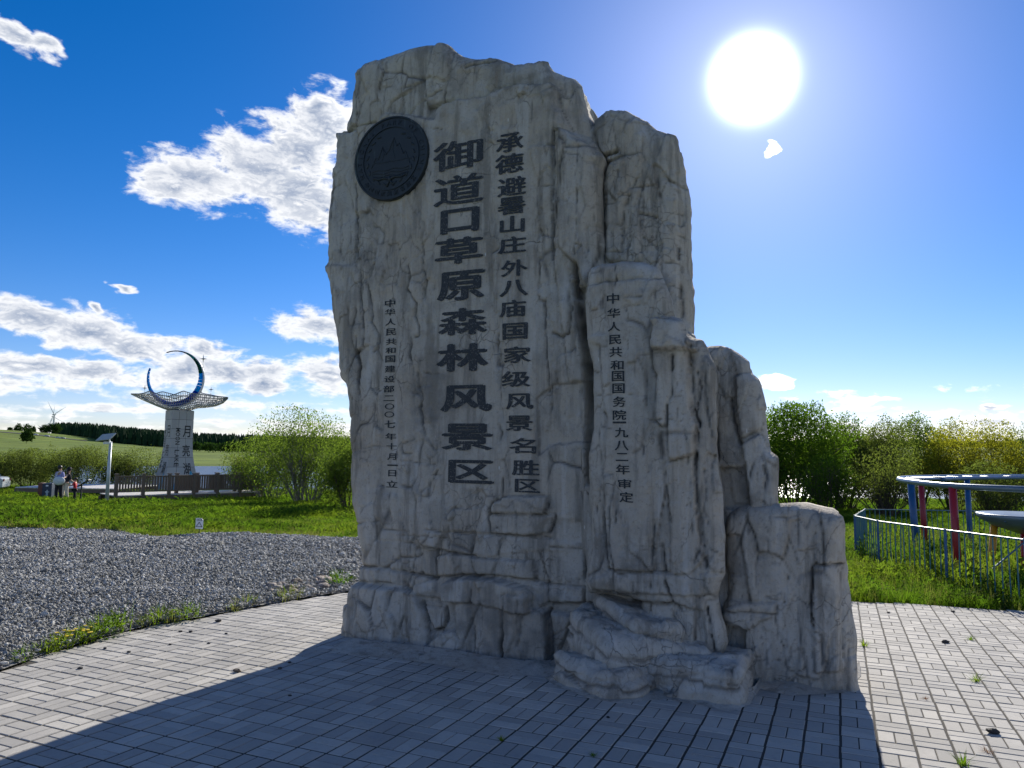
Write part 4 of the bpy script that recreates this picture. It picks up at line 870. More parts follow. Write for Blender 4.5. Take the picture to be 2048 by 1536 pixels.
boulder('step_stone', f2+[back(f2[-1], .0, .5), back(f2[0], .0, .75)], -.12+.40, .07, 85, slope=(-.12, .1))
f4 = [back(f2[0], .12, .22), back(f2[1], .1, .2), back(f2[1], .45, .35)]
boulder('step_stone', f4+[back(f4[-1], .0, .4), back(f4[0], .1, .4)], -.12+.50, .07, 87, slope=(-.1, .1))

# characters: painted, draped on the dressed strips
PAINT = MT('dark_letter_paint'); _o = PAINT.tc.outputs['Object']
_n = PAINT.noise(70, 5, .7); _n2 = PAINT.noise(9, 5, .65)
_wear = PAINT.math('MAXIMUM', PAINT.ss(_n, .56, .66), PAINT.math('MULTIPLY', PAINT.ss(_n2, .62, .74), PAINT.ss(_n, .48, .56)))
PAINT.col(PAINT.mix(_wear, (.018, .024, .030), (.20, .195, .18))); PAINT.rough(.7); PAINT.bump(_n, .4, .004); PAINT = PAINT.m
def glyph_mesh(ch, offset, ext=.0):
    cu = bpy.data.curves.new('g', 'FONT'); cu.body = ch; cu.resolution_u = 3; cu.offset = offset; cu.extrude = ext; cu.fill_mode = 'FRONT' if ext == 0 else 'BOTH'
    o = bpy.data.objects.new('g', cu); C.objects.link(o); dg = bpy.context.evaluated_depsgraph_get()
    me = bpy.data.meshes.new_from_object(o.evaluated_get(dg)); bpy.data.objects.remove(o); bpy.data.curves.remove(cu); return me
import bmesh
def add_char(ch, box, fieldT, w0, offset=.012, lift=.006, parent=MON, circle=False):
    x0, y0, x1, y1 = box; me = glyph_mesh(ch, 0); bm = bmesh.new()
    for q, (sx, sy) in enumerate(((0, 0), (-offset, 0), (offset, 0), (0, -offset*.6), (0, offset*.6), (-offset*.55, offset*.4), (offset*.55, -offset*.4))):
        m2 = me.copy(); m2.transform(Matrix.Translation((sx, sy, q*.001))); bm.from_mesh(m2); bpy.data.meshes.remove(m2)
    bpy.data.meshes.remove(me)
    xs = [v.co.x for v in bm.verts]; ys = [v.co.y for v in bm.verts]
    if not xs: bm.free(); return
    ax, bx, ay, by = min(xs), max(xs), min(ys), max(ys)
    if by-ay < .25*(bx-ax): pass
    bmesh.ops.triangulate(bm, faces=bm.faces)
    # four corners on the stone plane
    c00 = plane_hit(x0, y1, w0); c10 = plane_hit(x1, y1, w0); c01 = plane_hit(x0, y0, w0); c11 = plane_hit(x1, y0, w0)
    for v in bm.verts:
        s = (v.co.x-ax)/(bx-ax+1e-9); t = (v.co.y-ay)/(by-ay+1e-9)
        cxm = (c00[0]+c10[0]+c01[0]+c11[0])/4; hw = (c10[0]-c00[0]+c11[0]-c01[0])/4; cym = (c00[1]+c10[1]+c01[1]+c11[1])/4; hh = (c01[1]-c00[1]+c11[1]-c10[1])/4
        hw -= 0; v.co = Vector((cxm+(s*2-1)*hw, cym+(t*2-1)*hh, v.co.z))
    for it in range(5):
        es = [e for e in bm.edges if e.calc_length() > .022]
        if not es: break
        bmesh.ops.subdivide_edges(bm, edges=es, cuts=1); bmesh.ops.triangulate(bm, faces=[f for f in bm.faces if len(f.verts) > 3])
    P = np.array([v.co[:] for v in bm.verts]); w = sample(fieldT, P[:, 0], P[:, 1]); w = np.where(np.isnan(w), w0, w)
    cen = P.mean(0); wc = float(np.median(w))
    V3 = P[:, 0:1]*UX+P[:, 1:2]*VX+(w+lift+P[:, 2]*.25)[:, None]*NX
    oc = cen[0]*UX+cen[1]*VX+wc*NX
    for v, p in zip(bm.verts, V3-oc): v.co = p
    me = bpy.data.meshes.new('character'); bm.to_mesh(me); bm.free()
    mesh_obj('character', me, PAINT, parent, tuple(oc))
COL1 = list(zip('御道口草原森林风景区', [(866, 281, 966, 339), (867, 350, 968, 409), (881, 417, 959, 466), (870, 475, 967, 528), (874, 542, 971, 601), (877, 616, 976, 670), (874, 687, 978, 743), (881, 770, 985, 824), (883, 847, 986, 901), (897, 920, 989, 967)]))
COL2 = list(zip('承德避暑山庄外八庙国家级风景名胜区', [(992, 267, 1048, 304), (990, 308, 1048, 347), (995, 354, 1053, 392), (995, 394, 1052, 429), (1000, 432, 1050, 466), (998, 473, 1053, 507), (1003, 520, 1056, 553), (1000, 560, 1057, 593), (999, 600, 1053, 634),
       (1005, 646, 1056, 679), (1006, 693, 1063, 726), (1003, 742, 1062, 774), (1011, 787, 1068, 819), (1010, 831, 1066, 862), (1018, 876, 1073, 907), (1024, 920, 1080, 951), (1030, 958, 1081, 985)]))
COL3 = list(zip('中华人民共和国建设部二〇〇七年十月一日立', [(770, 599, 791, 614), (770, 618, 791, 631), (771, 637, 792, 651), (772, 657, 793, 671), (772, 677, 794, 690), (771, 695, 792, 707), (771, 711, 791, 725), (770, 731, 791, 745), (769, 752, 790, 765), (768, 771, 789, 785),
       (768, 791, 789, 802), (770, 807, 789, 819), (769, 823, 789, 835), (769, 841, 791, 856), (771, 866, 793, 880), (773, 886, 794, 899), (775, 907, 793, 920), (775, 929, 796, 932), (777, 940, 793, 953), (773, 961, 796, 975)]))
COL4 = list(zip('中华人民共和国国务院一九八二年审定', [(1214, 587, 1239, 608), (1215, 617, 1241, 636), (1216, 644, 1241, 663), (1218, 670, 1243, 689), (1219, 694, 1245, 714), (1221, 721, 1248, 740), (1224, 742, 1249, 763), (1225, 767, 1250, 787), (1226, 793, 1252, 814),
       (1226, 820, 1253, 840), (1226, 843, 1253, 847), (1230, 855, 1257, 875), (1230, 881, 1258, 901), (1232, 906, 1257, 922), (1232, 929, 1260, 949), (1236, 958, 1263, 977), (1239, 984, 1267, 1005)]))
for ch, b in COL1: add_char(ch, b, fieldA, -.20, .042 if ch not in '御道' else .027)
for ch, b in COL2: add_char(ch, b, fieldA, -.20, .032)
for ch, b in COL3: add_char(ch, b, fieldA, -.20, .022)
for ch, b in COL4: add_char(ch, b, fieldC, .05, .022)

# the bronze emblem
def build_emblem():
    u0, v0 = plane_hit(781, 316, -.17); ul, _ = plane_hit(707, 316, -.17); ur, _ = plane_hit(855, 316, -.17); _, vt = plane_hit(781, 234, -.17); _, vb = plane_hit(781, 398, -.17)
    R = ((ur-ul)/2+(vt-vb)/2)/2
    w = float(np.nanmax(sample(fieldA, np.array([u0-.2, u0, u0+.2, u0]), np.array([v0, v0-.2, v0, v0+.2]))))
    Mx = Matrix(((UX[0], 0, NX[0]), (UX[1], 0, NX[1]), (0, 1, 0))).to_4x4()
    em = empty('emblem', Vector(u0*UX+v0*VX+(w-.06)*NX), 0); em.parent = MON
    em.matrix_local = Matrix.Translation(Vector(u0*UX+v0*VX+(w-.06)*NX)) @ Mx
    t = MT('dark_bronze'); n = t.noise(5, 5); s_ = t.noise(1.0, 5, .6, st=(14, 1.2, 14))
    t.col(t.mix(t.ss(s_, .60, .70, 0, .65), t.mix(n, (.012, .020, .026), (.022, .034, .040)), (.10, .14, .14))); t.rough(.5); t.b.inputs['Metallic'].default_value = .35; t.bump(t.noise(60, 4), .3, .003)
    D = t.m
    MB().lathe([(R, -.02), (R, .085), (R*.99, .095), (R*.955, .095), (R*.945, .084), (.0001, .084)], 96).build('disc', D, em)
    MB().lathe([(R*.765, .083), (R*.765, .093), (R*.735, .093), (R*.735, .083)], 96).build('ring', D, em)
    # mountains, wall line, wreath and ribbon in low relief
    rel = MB(); I4 = Matrix.Translation((0, 0, .083))
    def rl(P, w=.006): rel.tube([(x*R, y*R, .0845) for x, y in P], w, 6)
    rl([(-.52, -.18), (-.40, .06), (-.34, .0), (-.22, .30), (-.12, .10), (-.04, .20), (.08, .48), (.16, .26), (.22, .32), (.34, .06), (.40, .10), (.52, -.18)]); rl([(-.22, .30), (-.18, .1), (-.24, -.05)], .004); rl([(.08, .48), (.05, .2), (.12, -.02)], .004)
    for q in range(6): rl([(-.5+.2*q, -.10+.03*(q % 2)), (-.4+.2*q, -.06-.03*(q % 2)), (-.3+.2*q, -.10+.03*(q % 2))], .004)
    if 0: rel.prism([(-.52*R, -.2*R), (-.1*R, -.2*R), (-.16*R, .1*R), (-.24*R, .28*R), (-.30*R, .18*R), (-.36*R, .24*R)], I4, .006)
    for k in range(3): rel.tube([(R*x*.1, -R*(.27+.07*k)+R*.02*math.sin(x*1.4+k), .084) for x in range(-5, 6)], .006, 6)
    rel.build('mountain_relief', D, em)
    for sgn in (-1, 1):
        for k in range(9):
            a = rad(-78+k*17); p = Vector((sgn*math.cos(a)*R*.63, math.sin(a)*R*.63, .084))
            MB().ball((0, 0, 0), (R*.026, R*.075, .008), 8, 5, Matrix.Rotation(math.atan2(p.y, p.x)+sgn*.45, 3, 'Z')).build('leaf', D, em, True, p)
    rb = MB(); rb.tube([(0, -.52*R, .088), (.14*R, -.46*R, .088), (.3*R, -.49*R, .086), (.45*R, -.42*R, .085)], .012, 6); rb.tube([(0, -.52*R, .088), (-.14*R, -.46*R, .088), (-.3*R, -.49*R, .086), (-.45*R, -.42*R, .085)], .012, 6)
    rb.tube([(0, -.52*R, .088), (.1*R, -.66*R, .085)], .011, 6); rb.tube([(0, -.52*R, .088), (-.08*R, -.68*R, .085)], .011, 6); rb.ball((0, -.5*R, .09), (.02, .03, .012)); rb.build('ribbon', D, em, True)
    def arc(txt, a0, a1, size, inward):
        n = len(txt)
        for k, ch in enumerate(txt):
            if ch == ' ': continue
            a = a0+(a1-a0)*k/(n-1); me = glyph_mesh(ch, .006, .03); xs = [v.co.x for v in me.vertices]
            if not xs: continue
            cx = (min(xs)+max(xs))/2
            rot = a-math.pi/2 if not inward else a+math.pi/2
            rr = R*.85; c_, s_ = math.cos(rot), math.sin(rot)
            for v in me.vertices:
                x, y = (v.co.x-cx)*size, (v.co.y-.35)*size; v.co = (x*c_-y*s_, x*s_+y*c_, v.co.z*.12)
            me.name = 'ring_letter'; mesh_obj('ring_letter', me, D, em, (rr*math.cos(a), rr*math.sin(a), .086))
    arc('NATIONAL PARK OF CHINA', rad(205), rad(-25), R*.155, False)
    arc('中国国家风景名胜区', rad(222), rad(318), R*.13, True)
build_emblem()

# ------------------------------------------------------------------ scattered stuff (instances)
def scatter(name, pts, rot, scl, protos, label=None):
    me = bpy.data.meshes.new(name); me.vertices.add(len(pts)); me.vertices.foreach_set('co', np.asarray(pts, np.float32).ravel()); me.update()
    a = me.attributes.new('rot', 'FLOAT_VECTOR', 'POINT'); a.data.foreach_set('vector', np.asarray(rot, np.float32).ravel())
    a = me.attributes.new('scl', 'FLOAT_VECTOR', 'POINT'); a.data.foreach_set('vector', np.asarray(scl, np.float32).ravel())
    a = me.attributes.new('pick', 'INT', 'POINT'); a.data.foreach_set('value', rng.integers(0, len(protos), len(pts)).astype(np.int32))
    o = mesh_obj(name, me); g = bpy.data.node_groups.new(name, 'GeometryNodeTree')
    g.interface.new_socket('Geometry', in_out='INPUT', socket_type='NodeSocketGeometry'); g.interface.new_socket('Geometry', in_out='OUTPUT', socket_type='NodeSocketGeometry')
    gi = g.nodes.new('NodeGroupInput'); go = g.nodes.new('NodeGroupOutput'); ip = g.nodes.new('GeometryNodeInstanceOnPoints'); jn = g.nodes.new('GeometryNodeJoinGeometry')
    for p in reversed(protos):
        oi = g.nodes.new('GeometryNodeObjectInfo'); oi.inputs['Object'].default_value = p; oi.inputs['As Instance'].default_value = True
        g.links.new(oi.outputs['Geometry'], jn.inputs[0])
    def na(nm, dt):
        n = g.nodes.new('GeometryNodeInputNamedAttribute'); n.data_type = dt; n.inputs['Name'].default_value = nm; return n.outputs[0]
    er = g.nodes.new('FunctionNodeEulerToRotation'); g.links.new(na('rot', 'FLOAT_VECTOR'), er.inputs[0])
    g.links.new(gi.outputs[0], ip.inputs['Points']); g.links.new(jn.outputs[0], ip.inputs['Instance']); ip.inputs['Pick Instance'].default_value = True
    g.links.new(na('pick', 'INT'), ip.inputs['Instance Index']); g.links.new(er.outputs[0], ip.inputs['Rotation']); g.links.new(na('scl', 'FLOAT_VECTOR'), ip.inputs['Scale'])
    g.links.new(ip.outputs[0], go.inputs[0]); md = o.modifiers.new('scatter', 'NODES'); md.node_group = g
    tag(o, kind='stuff'); return o
def proto(me, m=None):
    o = bpy.data.objects.new(me.name, me)
    if m is not None and not me.materials: me.materials.append(m)
    return o
def pebble_mesh(name, seed, flat=.6, sub=1):
    bm = bmesh.new(); bmesh.ops.create_icosphere(bm, subdivisions=sub, radius=1); rs = np.random.default_rng(seed)
    P = np.array([v.co[:] for v in bm.verts]); n = fbm(P*1.3+seed*7.1, seed, 2)
    ax = np.array([1, rs.uniform(.6, .9), flat])
    for v, p, q in zip(bm.verts, P, n): v.co = Vector(p*ax*(1+.45*q))
    me = bpy.data.meshes.new(name); bm.to_mesh(me); bm.free(); return me
def rand_in(poly, n):
    poly = np.array(poly); lo = poly.min(0); hi = poly.max(0); out = []
    tot = 0
    while tot < n:
        p = rng.uniform(lo, hi, (n*2, 2)); p = p[inpoly(p[:, 0], p[:, 1], poly)]; out.append(p); tot += len(p)
    return np.vstack(out)[:n]
def in_view(p, m=90, zmax=None):
    q = to_px(np.stack([p[:, 0], p[:, 1], gz(p[:, 0], p[:, 1])], -1)); return (p[:, 1] > 1) & (q[:, 0] > -m) & (q[:, 0] < 2048+m) & (q[:, 1] < 1536+m*2)

def stone_material(name, lo, hi):
    t = MT(name); r = t.node('ShaderNodeObjectInfo').outputs['Random']; n = t.noise(1.5, 4)
    t.col(t.mix(n, t.vec('MULTIPLY', t.mix(t.math('POWER', r, 1.3), lo, hi), (.75, .75, .75)), t.mix(t.math('POWER', r, 1.3), lo, hi))); t.rough(.75); t.bump(t.noise(6, 4), .5, .1); return t.m
# gravel lot
def build_gravel():
    t = MT('gravel_bed'); v = t.node('ShaderNodeTexVoronoi'); t.L.new(t.tc.outputs['Object'], v.inputs['Vector']); v.inputs['Scale'].default_value = 34
    k = t.node('ShaderNodeSeparateColor'); t.L.new(v.outputs['Color'], k.inputs[0]); t.col(t.mix(k.outputs[0], (.10, .10, .10), (.30, .30, .29))); t.rough(.95); t.bump(v.outputs['Distance'], 1, .02)
    P = np.array(densify(GRAVEL, .5, .0, 1)); c0 = np.array([-7.5, 11.0])
    # fan grid so that the sheet follows the ground
    rings = np.linspace(0, 1, 14)[1:]; V = [(c0[0], c0[1], gz1(*c0)+.012)]
    for r in rings:
        q = c0+(P-c0)*r; z = gz(q[:, 0], q[:, 1])+.012; V += [(a, b, c_) for (a, b), c_ in zip(q, z)]
    n = len(P); Fc = [(0, 1+i, 1+(i+1) % n) for i in range(n)]
    for k_ in range(len(rings)-1):
        for i in range(n): a = 1+k_*n+i; b = 1+k_*n+(i+1) % n; Fc.append((a, a+n, b+n, b))
    Fc = [f[::-1] if True else f for f in Fc]
    me = pydata('gravel_bed', V, Fc); o = tag(mesh_obj('gravel_bed', me, t.m), kind='structure')
    m = stone_material('gravel_stone', (.14, .142, .13), (.72, .71, .66))
    pr = [proto(pebble_mesh('gravel_stone', 3+i, .55+.1*i), m) for i in range(4)]
    p = rand_in(GRAVEL, 330000); p = p[in_view(p)]
    d = p[:, 1]; keep = rng.random(len(p)) < np.interp(d, [4, 8, 12, 18], [1, 1, .62, .42]); p = p[keep]; d = p[:, 1]
    lump = fbm(np.stack([p[:, 0]/1.3, p[:, 1]/.8, p[:, 0]*0], -1), 9, 3)
    s = rng.lognormal(0, .32, len(p))*np.interp(d, [4, 8, 18], [.0108, .0128, .021])
    z = gz(p[:, 0], p[:, 1])+.012+s*.25+np.maximum(lump, -.3)*.065+.03+rng.uniform(-.01, .012, len(p))
    ed = segdist(p[:, 0], p[:, 1], PAVE, True); z -= .06*np.clip(1-ed/.5, 0, 1)*np.maximum(lump, 0)+0
    scatter('gravel', np.stack([p[:, 0], p[:, 1], z], -1), rng.uniform(-3.1, 3.1, (len(p), 3))*np.array([.25, .25, 1]), s[:, None]*rng.uniform(.75, 1.3, (len(p), 3)), pr)
    # stones that spill over the paving edge and loose ones on the pavers
    print('gravel', len(p))
build_gravel()

GR1 = leaf_mat('grass_blade', (.075, .15, .014), (.165, .24, .03), .55, .5, (.20, .235, .03))
GR2 = leaf_mat('dry_grass_blade', (.17, .16, .06), (.26, .25, .11), .45, .6)
WEED = leaf_mat('weed_leaf', (.055, .115, .014), (.12, .17, .03), .5, .45, (.17, .21, .03))
def tuft_mesh(name, seed, n=14, h=.16, w=.007, spread=.06, lean=.5, segs=3):
    rs = random.Random(seed); V = []; Fc = []
    for k in range(n):
        a = rs.uniform(0, 6.28); r = rs.uniform(0, spread); x, y = r*math.cos(a), r*math.sin(a); d = a+rs.uniform(-1, 1); L = h*rs.uniform(.55, 1.15); l = lean*rs.uniform(.2, 1.2); b = len(V)
        px, py = math.cos(d+1.57)*w/2, math.sin(d+1.57)*w/2
        for s in range(segs+1):
            t = s/segs; q = (1-t*.92); f = l*t*t*L; z = L*t*(1-.25*l*t)
            V += [(x+math.cos(d)*f-px*q, y+math.sin(d)*f-py*q, z), (x+math.cos(d)*f+px*q, y+math.sin(d)*f+py*q, z)]
            if s: Fc.append((b+2*s-2, b+2*s-1, b+2*s+1, b+2*s))
    return pydata(name, V, Fc)
def weed_mesh(name, seed, n=26, h=.22, spread=.12, lw=.022, ll=.05):
    rs = random.Random(seed); V = []; Fc = []
    for k in range(n):
        a = rs.uniform(0, 6.28); r = spread*math.sqrt(rs.random()); z = h*rs.uniform(.1, 1)*(1-.5*r/spread); c = Vector((r*math.cos(a), r*math.sin(a), z))
        d = Vector((math.cos(a), math.sin(a), rs.uniform(-.2, .9))).normalized(); u = d.cross(Vector((rs.uniform(-.4, .4), rs.uniform(-.4, .4), 1))).normalized(); s = rs.uniform(.6, 1.3); b = len(V)
        V += [c, c+d*ll*.5*s+u*lw*.5*s, c+d*ll*s, c+d*ll*.5*s-u*lw*.5*s]; Fc.append((b, b+1, b+2, b+3))
    for k in range(5):
        a = rs.uniform(0, 6.28); b = len(V); e = Vector((math.cos(a)*spread*.7, math.sin(a)*spread*.7, h*.9)); V += [Vector((-.003, 0, 0)), Vector((.003, 0, 0)), e+Vector((.002, 0, 0)), e-Vector((.002, 0, 0))]; Fc.append((b, b+1, b+2, b+3))
    return pydata(name, V, Fc)
def build_grass():
    near = [proto(tuft_mesh('grass_tuft', i, 18, .15, .0065, .05, .6), GR1) for i in range(4)]+[proto(weed_mesh('meadow_weed', 5), WEED), proto(tuft_mesh('grass_tuft', 8, 10, .22, .005, .05, .7), GR2)]
    far = [proto(tuft_mesh('grass_tuft', 20+i, 22, .22, .016, .16, .55, 2), GR1) for i in range(4)]+[proto(weed_mesh('meadow_weed', 9, 34, .28, .25, .05, .11), WEED)]
    dry = [proto(tuft_mesh('dry_grass_tuft', 40+i, 16, .14, .014, .12, .8, 2), GR2) for i in range(2)]
    # lawn on the right, up to the paving edge
    R = [(-1.3, 10.1), (0, 10.6), (1.4, 10.6), (2.8, 10.2), (4.27, 9.42), (4.8, 9.28), (5.34, 9.16), (6.03, 8.9), (7.5, 8.26), (9.5, 7.06), (14, 8), (22, 20), (5, 20), (.6, 13)]
    p = rand_in(R, 60000); p = p[in_view(p, 60)]; d = p[:, 1]; p = p[rng.random(len(p)) < np.interp(d, [7, 11, 14, 20], [1, .95, .6, .4])]; d = p[:, 1]
    n = len(p); s = rng.uniform(.6, 1.25, n)*(1+.35*fbm(np.stack([p[:, 0]/1.1, p[:, 1]/1.1, p[:, 0]*0], -1), 4, 3))*np.interp(d, [8, 20], [1, 1.5])
    edge = segdist(p[:, 0], p[:, 1], PAVE, True); s *= np.interp(edge, [0, .15, .6], [.75, .8, 1.0])
    inside = (p[:, 0] > 6.25) & (p[:, 1] < 13.6); s *= np.where(inside, 1.45, 1)
    scatter('lawn_grass', np.stack([p[:, 0], p[:, 1], gz(p[:, 0], p[:, 1])-.035], -1), np.stack([rng.normal(0, .12, n), rng.normal(0, .12, n), rng.uniform(0, 6.28, n)], -1), np.stack([s, s, s*rng.uniform(.8, 1.3, n)], -1), near)
    # meadow beyond the gravel and on to the water
    out = []
    for (y0, y1, N) in ((16, 24, 52000), (24, 36, 62000), (36, 58, 42000)):
        yy = rng.uniform(y0, y1, N); xx = rng.uniform(-.78, .82, N)*yy; out.append(np.stack([xx, yy], -1))
    p = np.vstack(out); p = p[~inpoly(p[:, 0], p[:, 1], GRAVEL) & ~inpoly(p[:, 0], p[:, 1], R)]
    deck = inpoly(p[:, 0], p[:, 1], DECKZONE); p = p[~deck]; g = gz(p[:, 0], p[:, 1]); p = p[g > LAKE_Z+.1]; g = gz(p[:, 0], p[:, 1]); n = len(p)
    m = fbm(np.stack([p[:, 0]/2.6, p[:, 1]/2.6, p[:, 0]*0], -1), 31, 4)
    s = (rng.uniform(.6, 1.2, n)*(1+.95*m))*np.interp(p[:, 1], [16, 20, 40], [.6, .9, 1.3])
    dr = (m < -.12) & (rng.random(n) < .6) & (p[:, 1] < 24) | (segdist(p[:, 0], p[:, 1], GRAVEL, True) < 1.3) & (rng.random(n) < .7)
    r3 = np.stack([rng.normal(0, .12, n), rng.normal(0, .12, n), rng.uniform(0, 6.28, n)], -1); P3 = np.stack([p[:, 0], p[:, 1], g-.03], -1)
    scatter('meadow_grass', P3[~dr], r3[~dr], np.stack([s, s, s], -1)[~dr], far)
    scatter('dry_grass', P3[dr], r3[dr], np.stack([s, s, s], -1)[dr]*1.3, dry)
    print('grass', n)
DECKZONE = [(-27.5, 40), (-20, 40.5), (-20.0, 35.2), (-13, 40.8), (-13, 44), (-19.5, 38.8), (-20, 46), (-31, 47), (-31, 42)]

# ------------------------------------------------------------------ shrubs
def shrub(name, loc, h, rx, ry, seed, leaves, lm, bm_, lsize=.09, nst=16, open_=.0, group=None, label=None, cat='shrub', lean=(0, 0), base=.10, zlo=.12, leafw=.42, tips=False):
    rs = np.random.default_rng(seed); rr = random.Random(seed); root = empty(name, loc, label=label, cat=cat, group=group)
    st = MB(); tipsP = []
    def limb(p, d, L, r, lvl):
        n = 4; pts = [p]; q = p.copy(); dd = d.copy(); rads = [r]
        for k in range(n):
            dd = (dd+Vector((rr.gauss(0, .13), rr.gauss(0, .13), rr.gauss(.04, .08)))).normalized(); q = q+dd*(L/n); pts.append(q.copy()); rads.append(max(.004, r*(1-.8*(k+1)/n)))
        st.tube(pts, rads, 4 if lvl else 5, False)
        if lvl < 2:
            for k in range(3 if lvl == 0 else 2):
                t_ = rr.uniform(.35, .9); i = min(n-1, int(t_*n)); a = pts[i]+(pts[i+1]-pts[i])*(t_*n-i)
                o = Vector((rr.gauss(0, 1), rr.gauss(0, 1), rr.uniform(.1, 1))).normalized(); limb(a, (dd+o*.65).normalized(), L*rr.uniform(.35, .55), r*.5, lvl+1)
        if lvl >= 1 or True:
            for k in range(2, n+1): tipsP.append((pts[k], lvl, dd.copy()))
    for k in range(nst):
        a = rr.uniform(0, 6.28); e = rr.uniform(.1, 1)**.6; tgt = Vector((math.cos(a)*rx*e*.8+lean[0], math.sin(a)*ry*e*.8+lean[1], h*rr.uniform(.48, .80)*(1-.35*e*e)))
        b = Vector((math.cos(a)*base*rx, math.sin(a)*base*ry, -.05)); limb(b, (tgt-b).normalized(), (tgt-b).length, .016+.006*h*rr.random(), 0)
    st.build('branches', bm_, root)
    # leaf sprays: along the twigs, plus a filled uneven crown
    T = np.array([t[0][:] for t in tipsP]); nt_ = int(leaves*(.35+.4*open_)); c1 = T[rs.integers(0, len(T), nt_)]+rs.normal(0, .075*h/2.5+.03, (nt_, 3))
    nc = leaves-nt_; ph = rs.uniform(0, 6.28, nc*3); ct = 1-1.85*rs.uniform(0, 1, nc*3)**1.25; rad_ = rs.uniform(.10, 1, nc*3)**.36
    shp = np.stack([np.cos(ph)*np.sqrt(1-np.clip(ct, -1, 1)**2), np.sin(ph)*np.sqrt(1-np.clip(ct, -1, 1)**2), ct], -1)
    lobes = 1+.22*fbm(shp*2.2+seed*3.3, seed, 3)*1.8
    c2 = shp*rad_[:, None]*lobes[:, None]*np.array([rx*1.05, ry, h*.52])+np.array([lean[0]*.5, lean[1]*.5, h*.50])
    dens = fbm(c2*np.array([1.5, 1.5, 1.2])*(2.4/h)+seed, seed+3, 3)+.35*(1-open_)-.25*open_
    k = (rs.random(len(c2)) < np.clip(.62+dens*1.5, 0, 1)) & (c2[:, 2] > h*zlo); c2 = c2[k][:nc]
    c3 = np.vstack([c1[c1[:, 2] > h*zlo*.8], c2]); n = len(c3)
    # leaf quads
    d = rs.normal(0, 1, (n, 3)); d[:, 2] += .5; d /= np.linalg.norm(d, axis=1)[:, None]; u = np.cross(d, rs.normal(0, 1, (n, 3))); u /= np.linalg.norm(u, axis=1)[:, None]+1e-9
    s = lsize*rs.uniform(.55, 1.35, n)[:, None]; Vv = np.stack([c3, c3+d*s*.5+u*s*leafw*.5, c3+d*s, c3+d*s*.5-u*s*leafw*.5], 1).reshape(-1, 3)
    me = fastmesh('foliage', Vv, np.arange(n*4).reshape(-1, 4)); mesh_obj('foliage', me, lm, root); return root
BARK = simple('willow_bark', (.075, .062, .045), .9, .35, 6); BARKG = simple('grey_bark', (.17, .16, .14), .85, .3, 6)
L_WILLOW = leaf_mat('willow_leaf', (.060, .100, .020), (.165, .205, .048), .50)
L_DARK = leaf_mat('shrub_leaf', (.045, .092, .014), (.115, .175, .024), .52)
L_YEL = leaf_mat('yellowing_leaf', (.15, .15, .02), (.27, .235, .035), .55)
L_OLIVE = leaf_mat('olive_leaf', (.075, .095, .03), (.14, .155, .05), .5)
def on(px, py, d):
    """ground point d metres ahead under photo column px"""
    r = ray(px, py); x = r[0]/r[1]*d; return Vector((x, d, gz1(x, d)))
def bush(px, top, d, halfw, seed, leaves, lm, label, name='willow_shrub', bark=BARK, depth=None, group=None, lean=0, **k):
    b = on(px, 950, d); zt = at(px, top, d).z; h = zt-b.z; rx = halfw/F_PX*d
    return shrub(name, b, h, rx, depth or rx*.9, seed, leaves, lm, bark, label=label, group=group, lean=(lean/F_PX*d, 0), **k)
# behind the left walkway
bush(-30, 905, 52, 75, 101, 14820, L_OLIVE, 'olive green shrub cut by the left picture edge behind the parked car', open_=.3, nst=20, lsize=.11)
bush(60, 898, 54, 85, 102, 19950, L_OLIVE, 'rounded olive willow shrub behind the brown sign box left of the people', open_=.25, nst=24, lsize=.11)
bush(165, 893, 53, 82, 103, 19380, L_OLIVE, 'wide olive willow shrub behind the child in red and the solar lamp', open_=.35, nst=26, lsize=.11)
bush(262, 898, 55, 55, 104, 10260, L_OLIVE, 'sparse twiggy willow shrub between the solar lamp and the moon tower', bark=BARKG, open_=.7, nst=30, lsize=.11)
bush(318, 905, 57, 34, 105, 4275, L_OLIVE, 'small sparse shrub just left of the moon tower base', bark=BARKG, open_=.7, nst=18, lsize=.11)
bush(485, 905, 44, 46, 106, 8265, L_OLIVE, 'grey green shrub leaning over the wooden railing right of the moon tower', bark=BARKG, open_=.5, nst=22, lsize=.10)
bush(540, 868, 41, 88, 107, 15428, L_WILLOW, 'middle willow shrub rooted at the end of the wooden railing', bark=BARKG, open_=.3, nst=36, lsize=.10)
bush(612, 828, 33, 118, 108, 17632, L_WILLOW, 'tall open willow shrub with bright leaves left of the rock monument', bark=BARKG, open_=.25, nst=46, lsize=.10, zlo=.10, base=.12, depth=2.2)
bush(700, 878, 29, 72, 109, 16530, L_WILLOW, 'leafy green willow shrub half hidden behind the left edge of the rock monument', open_=.15, nst=22, lsize=.09, zlo=.02)
# the thicket on the right
TH = 'thicket of willows behind the playground'
bush(1480, 815, 36, 100, 120, 20900, L_DARK, 'dark green willow hidden in part behind the rear lobe of the rock', group=TH, nst=26, lsize=.12, zlo=.05)
bush(1590, 812, 34, 100, 121, 28500, L_DARK, 'tallest dense green willow beside the rock monument', group=TH, nst=30, lsize=.13, zlo=.05)
bush(1690, 842, 37, 75, 122, 17100, L_WILLOW, 'bright green willow second from the rock monument', group=TH, nst=26, lsize=.13, zlo=.12)
bush(1770, 838, 35, 62, 123, 11400, L_OLIVE, 'feathery willow with bare lower stems above the playground fence corner', group=TH, nst=34, lsize=.11, zlo=.32, open_=.2)
bush(1835, 836, 39, 70, 124, 14250, L_WILLOW, 'mid green willow behind the left end of the climbing frame', group=TH, nst=28, lsize=.13, zlo=.2, open_=.15)
bush(1905, 852, 36, 62, 125, 13300, L_YEL, 'yellow tinged willow above the climbing frame', group=TH, nst=26, lsize=.11, zlo=.2, open_=.1)
